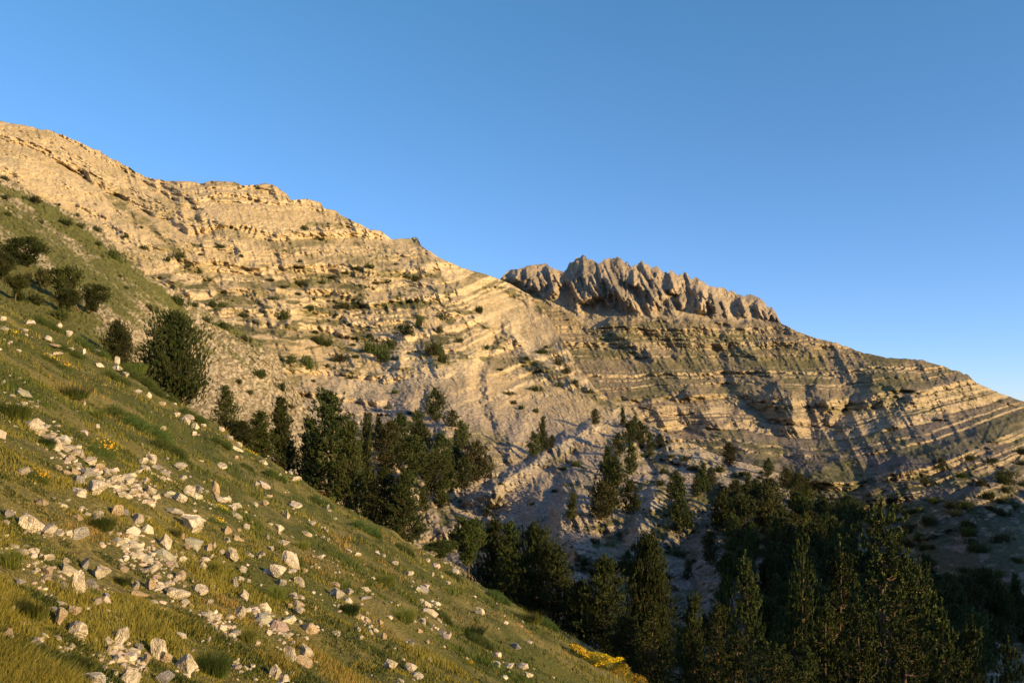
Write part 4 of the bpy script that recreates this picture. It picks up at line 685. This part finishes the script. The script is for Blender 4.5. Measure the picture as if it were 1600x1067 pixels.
while len(ROCKS) < 296:
    x = rs.uniform(-30, 880); t = rs.rand(); e_ = 478 + .588 * x; y = e_ + 20 + (1090 - e_) * t ** 1.2
    dn = fbm((x * .8 + y * .55) / 90, (x * .55 - y * .8) / 26, o=3, s=140) + .2 - .6 * sst(380, 620, x)
    if y > 1075 or dn < rs.uniform(0, .35) or (160 < x < 300 and 630 < y < 712 and abs((y - 630) - .62 * (x - 165)) < 26): continue
    sz = rs.gamma(3, 2.6) * (.5 + .5 * t) * 1.1
    if sz > 5: ROCKS.append(dict(px=x, py=y, w=sz * rs.uniform(1, 1.5), h=sz * rs.uniform(.55, .9), mt=rs.choice([0, 0, 0, 1, 2]), rot=rs.uniform(-.1, .5), label=None, v=None, name='stone', sink=.2))
auto = [r for r in ROCKS if not r['label']]
for r in auto: r['size'] = ('tiny' if r['w'] < 12 else 'small' if r['w'] < 19 else 'fist-sized' if r['w'] < 26 else 'broad') + (' flat' if r['w'] > 2.1 * r['h'] else ' upright' if r['h'] > 1.05 * r['w'] else '') + [' pale', ' tan', ' grey'][r['mt']]
ZR = [(-60, 440, 60, 560, 'near the wind-bent pines'), (60, 470, 140, 560, 'in the rubble by the upper yellow flowers'), (140, 500, 230, 600, 'on the crest uphill of the lone broad pine'), (-60, 560, 110, 650, 'above the half-buried boulder'), (110, 590, 240, 650, 'in the grass above the juniper mat'), (240, 600, 340, 712, 'between the juniper mat and the crest'), (-60, 650, 95, 722, 'around the half-buried boulder'),
      (95, 650, 200, 726, 'on the upper scree tongue'), (-60, 722, 60, 790, 'above the biggest squared boulder'), (60, 722, 140, 800, 'beside the large smooth cream boulder'), (140, 726, 192, 800, 'just below the large smooth cream boulder'), (192, 712, 222, 800, 'in the thick of the long scree tongue'), (222, 700, 262, 800, 'at the lower side of the long scree tongue'), (262, 700, 345, 800, 'along the tail of the long scree tongue'),
      (340, 640, 480, 770, 'on the crest below the spire-shaped pine'), (345, 740, 400, 812, 'around the yellow flower tuft in mid-meadow'), (400, 750, 520, 812, 'facing the big conical pine'), (-60, 790, 140, 862, 'around the biggest squared boulder'), (140, 800, 205, 862, 'between the two upper rock clusters'), (205, 800, 260, 880, 'on the western side of the gravel fan'), (260, 800, 330, 880, 'near the long jagged ridge of rock'), (330, 812, 400, 880, 'by the knobbly block in mid-meadow'),
      (400, 812, 450, 910, 'near the spread outcrop of flakes'), (450, 812, 520, 910, 'beside the long narrow slab'), (520, 780, 620, 900, 'in green grass below the dense pines'), (620, 830, 760, 935, 'along the grass above the sparse crest pine'), (-60, 862, 60, 980, 'uphill of the tall upright block'), (60, 862, 125, 930, 'around the tall upright block'), (125, 862, 200, 935, 'downhill of the tall upright block'), (200, 880, 260, 940, 'at the lower end of the gravel fan'),
      (260, 880, 345, 950, 'around the broad white rock'), (345, 880, 410, 950, 'near the bluish shaded boulder'), (410, 910, 500, 960, 'in the rubble above the tan lozenge boulder'), (500, 900, 620, 960, 'around the dark shaded boulder'), (60, 930, 150, 1000, 'around the broad pale wedge'), (150, 935, 260, 1000, 'in pink-flowered turf above the rock pile'), (260, 950, 400, 1010, 'in the brown turf below the gravel fan'), (400, 960, 450, 1010, 'beside the tan lozenge boulder'),
      (450, 960, 540, 1070, 'around the slanting tan slab'), (540, 960, 640, 1030, 'in the lower meadow row'), (620, 935, 720, 1010, 'in the rocky grass below mid-crest'), (720, 930, 900, 1075, 'towards the yellow flower cushion'), (-60, 980, 70, 1080, 'in the bottom corner of the meadow'), (70, 1000, 150, 1080, 'uphill of the lowest rock pile'), (150, 1000, 215, 1080, 'in the lowest rock pile'), (215, 1000, 275, 1080, 'on the far side of the lowest rock pile'), (275, 1005, 350, 1080, 'beside the big white wedge'),
      (350, 1000, 450, 1080, 'near the grooved white stone'), (540, 1025, 720, 1080, 'near the pointed rock amid flowers')]
zone_labels(auto, ZR, 'stone', 'on the open meadow')
for k, r in enumerate(ROCKS):
    P = ground_hit(r['px'], min(r['py'] + .42 * r['h'], 1120)); m = P[1] / F; wd, hg = r['w'] * m / 2, r['h'] * m / 2
    v = r['v'] if r['v'] is not None else (k * 5 + k // 12) % 12
    o = bpy.data.objects.new(r['name'], RM[v * 3 + r['mt']]); C.objects.link(o)
    o.location = (P[0], P[1] + wd * .3, P[2] + hg * (1 - r['sink'] * 2) + .2 * hg * 0)
    o.scale = (wd * .90, wd * rs.uniform(.7, .9), hg * 1.04); o.rotation_euler = (rs.uniform(-.25, .25), r['rot'] + rs.uniform(-.08, .08), rs.uniform(-.5, .5))
    tag(o, r['label'], 'boulder' if r['name'] == 'boulder' else 'stone', 'loose limestone on the meadow')

# ---- gravel between the stones (nobody could count it)
ico = np.array([[0, 0, 1], [.894, 0, .447], [.276, .851, .447], [-.724, .526, .447], [-.724, -.526, .447], [.276, -.851, .447], [.724, .526, -.447], [-.276, .851, -.447], [-.894, 0, -.447], [-.276, -.851, -.447], [.724, -.526, -.447], [0, 0, -1]])
icf = np.array([[0, 1, 2], [0, 2, 3], [0, 3, 4], [0, 4, 5], [0, 5, 1], [1, 6, 2], [2, 7, 3], [3, 8, 4], [4, 9, 5], [5, 10, 1], [1, 10, 6], [2, 6, 7], [3, 7, 8], [4, 8, 9], [5, 9, 10], [11, 7, 6], [11, 8, 7], [11, 9, 8], [11, 10, 9], [11, 6, 10]])
def ray_ground(px_, t_):
    y = 1 / t_; x = (px_ - CX) / F * y; return x, y, ground(x, y)
FANS = [([(190, 850), (240, 870), (280, 890)], 46), ([(255, 880), (262, 925)], 34), ([(60, 670), (95, 700), (130, 735), (200, 760), (260, 785)], 26), ([(325, 965), (350, 980), (375, 1000)], 22), ([(395, 950), (430, 985), (450, 1010)], 18), ([(170, 1015), (230, 1040)], 26), ([(60, 835), (130, 840)], 12), ([(525, 940), (590, 985)], 14), ([(655, 915), (690, 990)], 18)]
def fan_density(px_, py_):
    return np.maximum.reduce([polyfield(px_, py_, p_, w_) for p_, w_ in FANS])
n = 260000; px_ = rs.uniform(-120, 1100, n); x, y, z = ray_ground(px_, rs.uniform(1 / 70, 1 / 2.6, n)); py_ = HZ - F * z / y
dn = fbm((px_ * .8 + py_ * .55) / 90, (px_ * .55 - py_ * .8) / 26, o=3, s=140)
pr = np.clip(.13 * sst(.0, .6, dn) * (1 - .7 * sst(350, 650, px_)) + .65 * fan_density(px_, py_) ** 1.3 + .012, 0, 1) * (py_ < 1130); k = rs.rand(n) < pr * .33
x, y, z = x[k], y[k], z[k]; n = len(x); sz = rs.gamma(1.6, .0022, n) * y * .55 + .003 * rs.rand(n)
V = ico[None] * rs.uniform(.6, 1.35, (n, 12, 1)) * sz[:, None, None] * np.array([1.3, 1.1, .75]); th = rs.uniform(0, 6.28, n)[:, None]; tx = rs.uniform(-.5, .5, n)[:, None]
vx = V[..., 0] * np.cos(th) - V[..., 1] * np.sin(th); vy = V[..., 0] * np.sin(th) + V[..., 1] * np.cos(th); vz = V[..., 2]; vx, vz = vx * np.cos(tx) + vz * np.sin(tx), vz * np.cos(tx) - vx * np.sin(tx)
V = np.stack([vx + x[:, None], vy + y[:, None], vz + z[:, None] + sz[:, None] * .3], -1).reshape(-1, 3)
Fc = (icf[None] + 12 * np.arange(n)[:, None, None]).reshape(-1, 3)
cl = rgb(.50, .43, .35)[None] * rs.uniform(.55, 1.15, (n, 1)) * (1 + rs.normal(0, .04, (n, 3)))
tag(mesh_from('gravel', V, Fc, terrain_mat('gravel_stone', 30, 60, .01, .25), np.repeat(cl, 12, 0), False, 3), 'pale limestone gravel and chips strewn between the meadow stones', 'gravel', kind='stuff')

# ---- grass
def blades(x, y, z, hh, wd, lean, col, name, label, segs=2):
    n = len(x); az = rs.uniform(0, 6.283, n); la = lean * rs.uniform(.2, 1, n); dx, dy = np.cos(az) * la + .12, np.sin(az) * la
    sa = rs.uniform(0, 6.283, n); sx, sy = np.cos(sa) * wd, np.sin(sa) * wd
    b0 = np.stack([x - sx, y - sy, z - .01], -1); b1 = np.stack([x + sx, y + sy, z - .01], -1)
    m0 = np.stack([x + dx * hh * .35 - sx * .7, y + dy * hh * .35 - sy * .7, z + hh * .6], -1); m1 = np.stack([x + dx * hh * .35 + sx * .7, y + dy * hh * .35 + sy * .7, z + hh * .6], -1)
    tp = np.stack([x + dx * hh, y + dy * hh, z + hh * .95], -1)
    V = np.stack([b0, b1, m0, m1, tp], 1).reshape(-1, 3); o = 5 * np.arange(n)[:, None]
    Fc = np.stack([o + [0, 1, 3], o + [0, 3, 2], o + [2, 3, 4]], 1).reshape(-1, 3)
    return tag(mesh_from(name, V, Fc, mGrass, np.repeat(col, 5, 0), False, 3), label, 'grass', kind='stuff')
n = 800000; px_ = rs.uniform(-160, 1500, n); x, y, z = ray_ground(px_, rs.uniform(1 / 80, 1 / 2.5, n)); py_ = HZ - F * z / y
k = (py_ < 1150); x, y, z, px_, py_ = x[k], y[k], z[k], px_[k], py_[k]
cl1 = vn(x / .28, y / .34, s=150) + .7 * vn(x / .9, y / 1.3, s=151); fan = fan_density(px_, py_)
k = rs.rand(len(x)) < np.clip(.62 + .6 * cl1 - .95 * fan, .08, 1); x, y, z, px_, py_, cl1, fan = [q[k] for q in (x, y, z, px_, py_, cl1, fan)]
hh = (.016 + .075 * np.clip(cl1 + .2, 0, 1.4) ** 1.7) * rs.uniform(.5, 1.25, len(x)) * (.8 + 1.5 * sst(8, 40, y)); wd = np.maximum(.0016, y * .00042)
dry = vn(x / 1.6, y / 2.4, s=152) + .5 * vn(x / .4, y / .5, s=153) + rs.normal(0, .35, len(x)); far = sst(10, 45, y)
g1, g2, g3 = rgb(.060, .100, .018), rgb(.26, .235, .045), rgb(.36, .25, .08)
t1 = sst(-.7, .6, rs.normal(0, .4, len(x)) + vn(x / 3, y / 5, s=154) + .2 * far - .35 * cl1 + .5 * vn(x / .6, y / .7, s=155))[:, None]; t2 = sst(.4, 1.2, dry)[:, None]
cl = (g1 * (1 - t1) + g2 * t1) * (1 - t2) + g3 * t2
blades(x, y, z, hh, wd, .75, cl, 'meadow_grass', 'short mixed green and straw-coloured grass covering the meadow slope')
# low broad-leaved herbs
n = 330000; px_ = rs.uniform(-160, 1400, n); x, y, z = ray_ground(px_, rs.uniform(1 / 72, 1 / 2.5, n)); py_ = HZ - F * z / y
hb = vn(x / .22, y / .26, s=170) + .8 * vn(x / .7, y / .9, s=171) + .6 * vn(x / 2.4, y / 3, s=172)
k = (py_ < 1150) & (hb > .25) & (fan_density(px_, py_) < .4 * rs.rand(n) + .2); x, y, z, hb = x[k], y[k], z[k], hb[k]
tt_ = rs.beta(1.5, 2.5, (len(x), 1)); cl = rgb(.035, .065, .016) * (1 - tt_) + rgb(.13, .16, .045) * tt_
blades(x, y, z, (.012 + .035 * np.clip(hb - .2, 0, 1)) * rs.uniform(.6, 1.3, len(x)) * (1 + 1.6 * sst(8, 40, y)), np.maximum(.005, y * .0008) * rs.uniform(.6, 1.2, len(x)), 1.6, cl, 'meadow_herbs', 'low dark green broad-leaved herbs in patches between the grass')
# thicker green tussocks: each its own thing
TUS = [(20, 640, 52, 34), (150, 645, 30, 16), (46, 945, 60, 44), (155, 815, 46, 26), (15, 870, 40, 34), (130, 1035, 44, 30), (330, 1035, 60, 40), (430, 925, 34, 26), (275, 830, 22, 20), (545, 950, 34, 20), (630, 960, 40, 22), (330, 885, 28, 20), (72, 690, 30, 22), (520, 720, 10, 8), (820, 960, 60, 22), (735, 985, 44, 20), (600, 905, 34, 18), (385, 990, 36, 26), (110, 610, 60, 24), (210, 560, 40, 18), (470, 850, 26, 16), (190, 905, 30, 18)]
TL = ['tall dark green tussock cut by the edge above the half-buried boulder', 'green tussock beside two tiny stones in the upper meadow', 'large dark green tussock below the tall upright block', 'yellow-green tussock between stones uphill of the gravel fan', 'deep green tussock under the biggest squared boulder', 'bright tussock between the broad wedge and the rock pile', 'wide lush tussock above the big white wedge', 'tussock with tall stalks beside the small upright stone', 'tussock tucked behind the tall pale boulder', 'bright green tussock below the flat grey stone', 'rounded light green tussock in the lower meadow', 'soft tussock downhill of the gravel fan', 'tussock against the half-buried boulder',
      'tiny tussock on the crest by the dense pines', 'long dark tussock strip in the lower meadow', 'dark green tussock beside thin flat stones', 'pale tussock uphill of the grassy bank', 'tussock below the leaning pale flake', 'brownish feathery tussock in the upper meadow', 'dark tussock on the crest uphill of the lone pine', 'small tussock uphill of the long narrow slab', 'low tussock downhill of the slabs']
tus_rs = np.random.RandomState(9)
def tussock(seed, warm):
    r = np.random.RandomState(seed); n = 900; a = r.uniform(0, 6.28, n); q = r.rand(n) ** .6 * .38; x, y = np.cos(a) * q, np.sin(a) * q; la = .35 + q * 1.2
    hh = r.uniform(.45, 1, n) * (1 - q * .8); dx, dy = np.cos(a + r.normal(0, .4, n)) * la * .5, np.sin(a + r.normal(0, .4, n)) * la * .5; s = .006; sa = r.uniform(0, 6.28, n); sx, sy = np.cos(sa) * s, np.sin(sa) * s
    V = np.stack([np.stack([x - sx, y - sy, 0 * x - .1], -1), np.stack([x + sx, y + sy, 0 * x - .1], -1), np.stack([x + dx * hh * .4 - sx, y + dy * hh * .4, hh * .6], -1), np.stack([x + dx * hh * .4 + sx, y + dy * hh * .4, hh * .6], -1), np.stack([x + dx * hh, y + dy * hh, hh], -1)], 1).reshape(-1, 3)
    o = 5 * np.arange(n)[:, None]; Fc = np.stack([o + [0, 1, 3], o + [0, 3, 2], o + [2, 3, 4]], 1).reshape(-1, 3)
    t = np.clip(r.normal(warm, .3, (n, 1)), 0, 1); cl = rgb(.05, .085, .018) * (1 - t) + rgb(.20, .21, .045) * t
    return mesh_from('tussock', V, Fc, mGrass, np.repeat(cl, 5, 0), False, 3, link=False)
TM = [tussock(60, .15), tussock(61, .4), tussock(62, .65)]
for k, (a_, b_, w_, h_) in enumerate(TUS):
    P = ground_hit(a_, b_ + h_ * .45); m = P[1] / F; o = bpy.data.objects.new('grass_tussock', TM[k % 3]); C.objects.link(o); o.location = P; o.scale = (w_ * m * 1.1, w_ * m * 1.1, h_ * m * 1.1); o.rotation_euler = (0, 0, k); tag(o, TL[k], 'grass tussock', 'grass tussocks of the meadow')
# dark juniper mats hugging the slope
JUN = [(195, 652, 70, 34, 'uppermost patch of the big dark juniper mat in the upper meadow'), (228, 674, 84, 44, 'central patch of the big dark juniper mat'), (262, 700, 64, 34, 'lowest patch of the big dark juniper mat, above the rounded lone boulder'), (215, 590, 60, 22, 'juniper strip on the crest uphill of the lone broad pine'), (300, 650, 50, 20, 'juniper strip on the crest under the lone broad pine'), (255, 618, 50, 20, 'short juniper patch at the foot of the lone broad pine'),
       (140, 545, 60, 18, 'thin juniper strip on the upper crest'), (345, 690, 36, 14, 'small dark juniper tuft on the lower crest'), (75, 500, 50, 16, 'juniper patch at the head of the meadow'), (385, 728, 26, 10, 'tiny dark juniper tuft by the flat crest stones'),
       (108, 548, 44, 16, 'juniper patch on the crest below the twisted pine'), (182, 590, 40, 14, 'small juniper patch beside stones, uphill of the lone broad pine'), (430, 742, 40, 14, 'juniper tuft on the crest below the narrow spire'), (500, 784, 46, 16, 'green juniper patch at the foot of the big conical pine'), (570, 826, 60, 20, 'brownish-green juniper bank beneath the three dense pines'), (628, 856, 44, 18, 'juniper patch at the end of the dense pine clump'), (705, 898, 40, 14, 'juniper patch on the crest by the sparse pine'), (775, 932, 50, 16, 'juniper strip on the crest below the bare-trunked pine'), (850, 972, 50, 16, 'juniper strip on the crest uphill of the yellow cushion'), (680, 960, 60, 18, 'dark green juniper streak in the lower meadow'), (745, 1000, 60, 16, 'dark juniper streak uphill of two flat stones')]
for a_, b_, w_, h_, lb in JUN:
    P = ground_hit(a_, b_ + 4); m = P[1] / F; o = bpy.data.objects.new('juniper_mat', MAT_); C.objects.link(o); o.location = P + np.array([0, 0, -.02]); o.scale = (w_ * m * 1.25, w_ * m * 1.6, w_ * m * 1.7); o.rotation_euler = (-.18, math.atan(.588) * .95, 0)
    tag(o, lb, 'juniper', 'low juniper mats on the meadow')
# flowers
def flower_mesh(seed, n, rad, hgt, petal, size):
    r = np.random.RandomState(seed); V, Fc, cl = [], [], []
    for k in range(n):
        a = r.uniform(0, 6.28); q = math.sqrt(r.rand()); c = np.array([math.cos(a) * q * rad, math.sin(a) * q * rad, hgt * r.uniform(.55, 1) * (1 - .35 * q * q)])
        nrm = np.array([r.normal(0, .4), r.normal(-.3, .4), 1]); nrm /= np.linalg.norm(nrm); u = np.cross(nrm, [1, 0, .1]); u /= np.linalg.norm(u); w2 = np.cross(nrm, u); b0 = len(V); V.append(c + nrm * size * .35)
        for j in range(6): V.append(c + (u * math.cos(j * 1.047) + w2 * math.sin(j * 1.047)) * size * r.uniform(.8, 1.1))
        for j in range(6): Fc.append((b0, b0 + 1 + j, b0 + 1 + (j + 1) % 6))
        cc = np.array(petal) * r.uniform(.75, 1.1); cl += [cc] * 7
    return mesh_from('blossoms', V, Fc, mPetal, np.array(cl), False, 3, link=False)
FY = [flower_mesh(70 + i, 60, .5, .5, (.78, .52, .03), .035) for i in range(2)]; FBIG = flower_mesh(75, 420, .5, .34, (.85, .62, .03), .032); FP = flower_mesh(76, 40, .5, .4, (.62, .30, .28), .035)
def stem_mesh(seed, n=260):
    r = np.random.RandomState(seed); a = r.uniform(0, 6.28, n); q = np.sqrt(r.rand(n)) * .5; x, y = np.cos(a) * q, np.sin(a) * q; h = r.uniform(.2, .46, n); V = np.stack([np.stack([x - .006, y, x * 0 - .05], -1), np.stack([x + .006, y, x * 0 - .05], -1), np.stack([x + r.normal(0, .05, n), y + r.normal(0, .05, n), h], -1)], 1).reshape(-1, 3)
    return mesh_from('stems', V, np.arange(3 * n).reshape(-1, 3), mGrass, np.repeat(rgb(.09, .12, .03)[None] * r.uniform(.6, 1.3, (n, 1)), 3, 0), False, 3, link=False)
ST = stem_mesh(80)
FLO = [(78, 560, 26, 14, 0, 'yellow flower clump, upper of two on the upper meadow'), (20, 520, 18, 10, 1, 'small yellow flower clump near the head of the meadow'), (100, 572, 30, 12, 1, 'yellow flower clump trailing below the upper one'), (345, 795, 22, 12, 0, 'bright yellow flower tuft in mid-meadow'), (160, 700, 44, 26, 1, 'loose yellow-flowered patch above the scree tongue'), (60, 745, 34, 22, 1, 'sparse yellow-flowered patch beside the scree tongue'), (390, 708, 24, 10, 0, 'yellow flower clump on the crest by the conical pine'),
       (340, 815, 30, 12, 1, 'second yellow tuft just below the bright one in mid-meadow'), (185, 932, 12, 9, 3, 'pink flower cluster just under the gravel fan'), (148, 926, 18, 12, 3, 'pink flower cluster beside the tall upright block'), (235, 935, 12, 8, 3, 'little pink flower cluster by the broad white rock'), (730, 1035, 22, 10, 1, 'tiny yellow-flowered patch in the lower meadow')]
for a_, b_, w_, h_, v_, lb in FLO:
    P = ground_hit(a_, b_ + h_ * .4); m = P[1] / F; e = bpy.data.objects.new('flowering_plant', None); C.objects.link(e); e.location = P + np.array([0, 0, .02]); e.scale = (w_ * m, w_ * m, h_ * m * 1.8); e.rotation_euler = (-.1, .45, 0); e.empty_display_size = .1
    for nm, me in (('blossoms', FP if v_ == 3 else FY[v_ % 2]), ('stems', ST)): o = bpy.data.objects.new(nm, me); C.objects.link(o); o.parent = e
    tag(e, lb, 'flowers', 'flower clumps of the meadow')
CUS = [(903, 1019, 30, 'uppermost lobe of the big yellow flower cushion on the lower crest'), (925, 1030, 34, 'second lobe of the big yellow flower cushion from its top'), (948, 1041, 34, 'middle lobe of the big yellow flower cushion'), (970, 1053, 32, 'fourth lobe of the big yellow flower cushion, near the bottom edge'), (990, 1064, 26, 'lowest lobe of the big yellow flower cushion')]
for k, (a_, b_, w_, lb) in enumerate(CUS):
    P = ground_hit(a_, b_ + 6); m = P[1] / F; e = bpy.data.objects.new('flowering_cushion', None); C.objects.link(e); e.location = P; e.scale = (w_ * m * 1.25, w_ * m * 2.0, w_ * m * 1.5); e.rotation_euler = (-.1, .5, k); e.empty_display_size = .1
    for nm, me in (('blossoms', FBIG), ('stems', ST)): o = bpy.data.objects.new(nm, me); C.objects.link(o); o.parent = e
    tag(e, lb, 'flowers', 'yellow flower cushion on the lower crest')
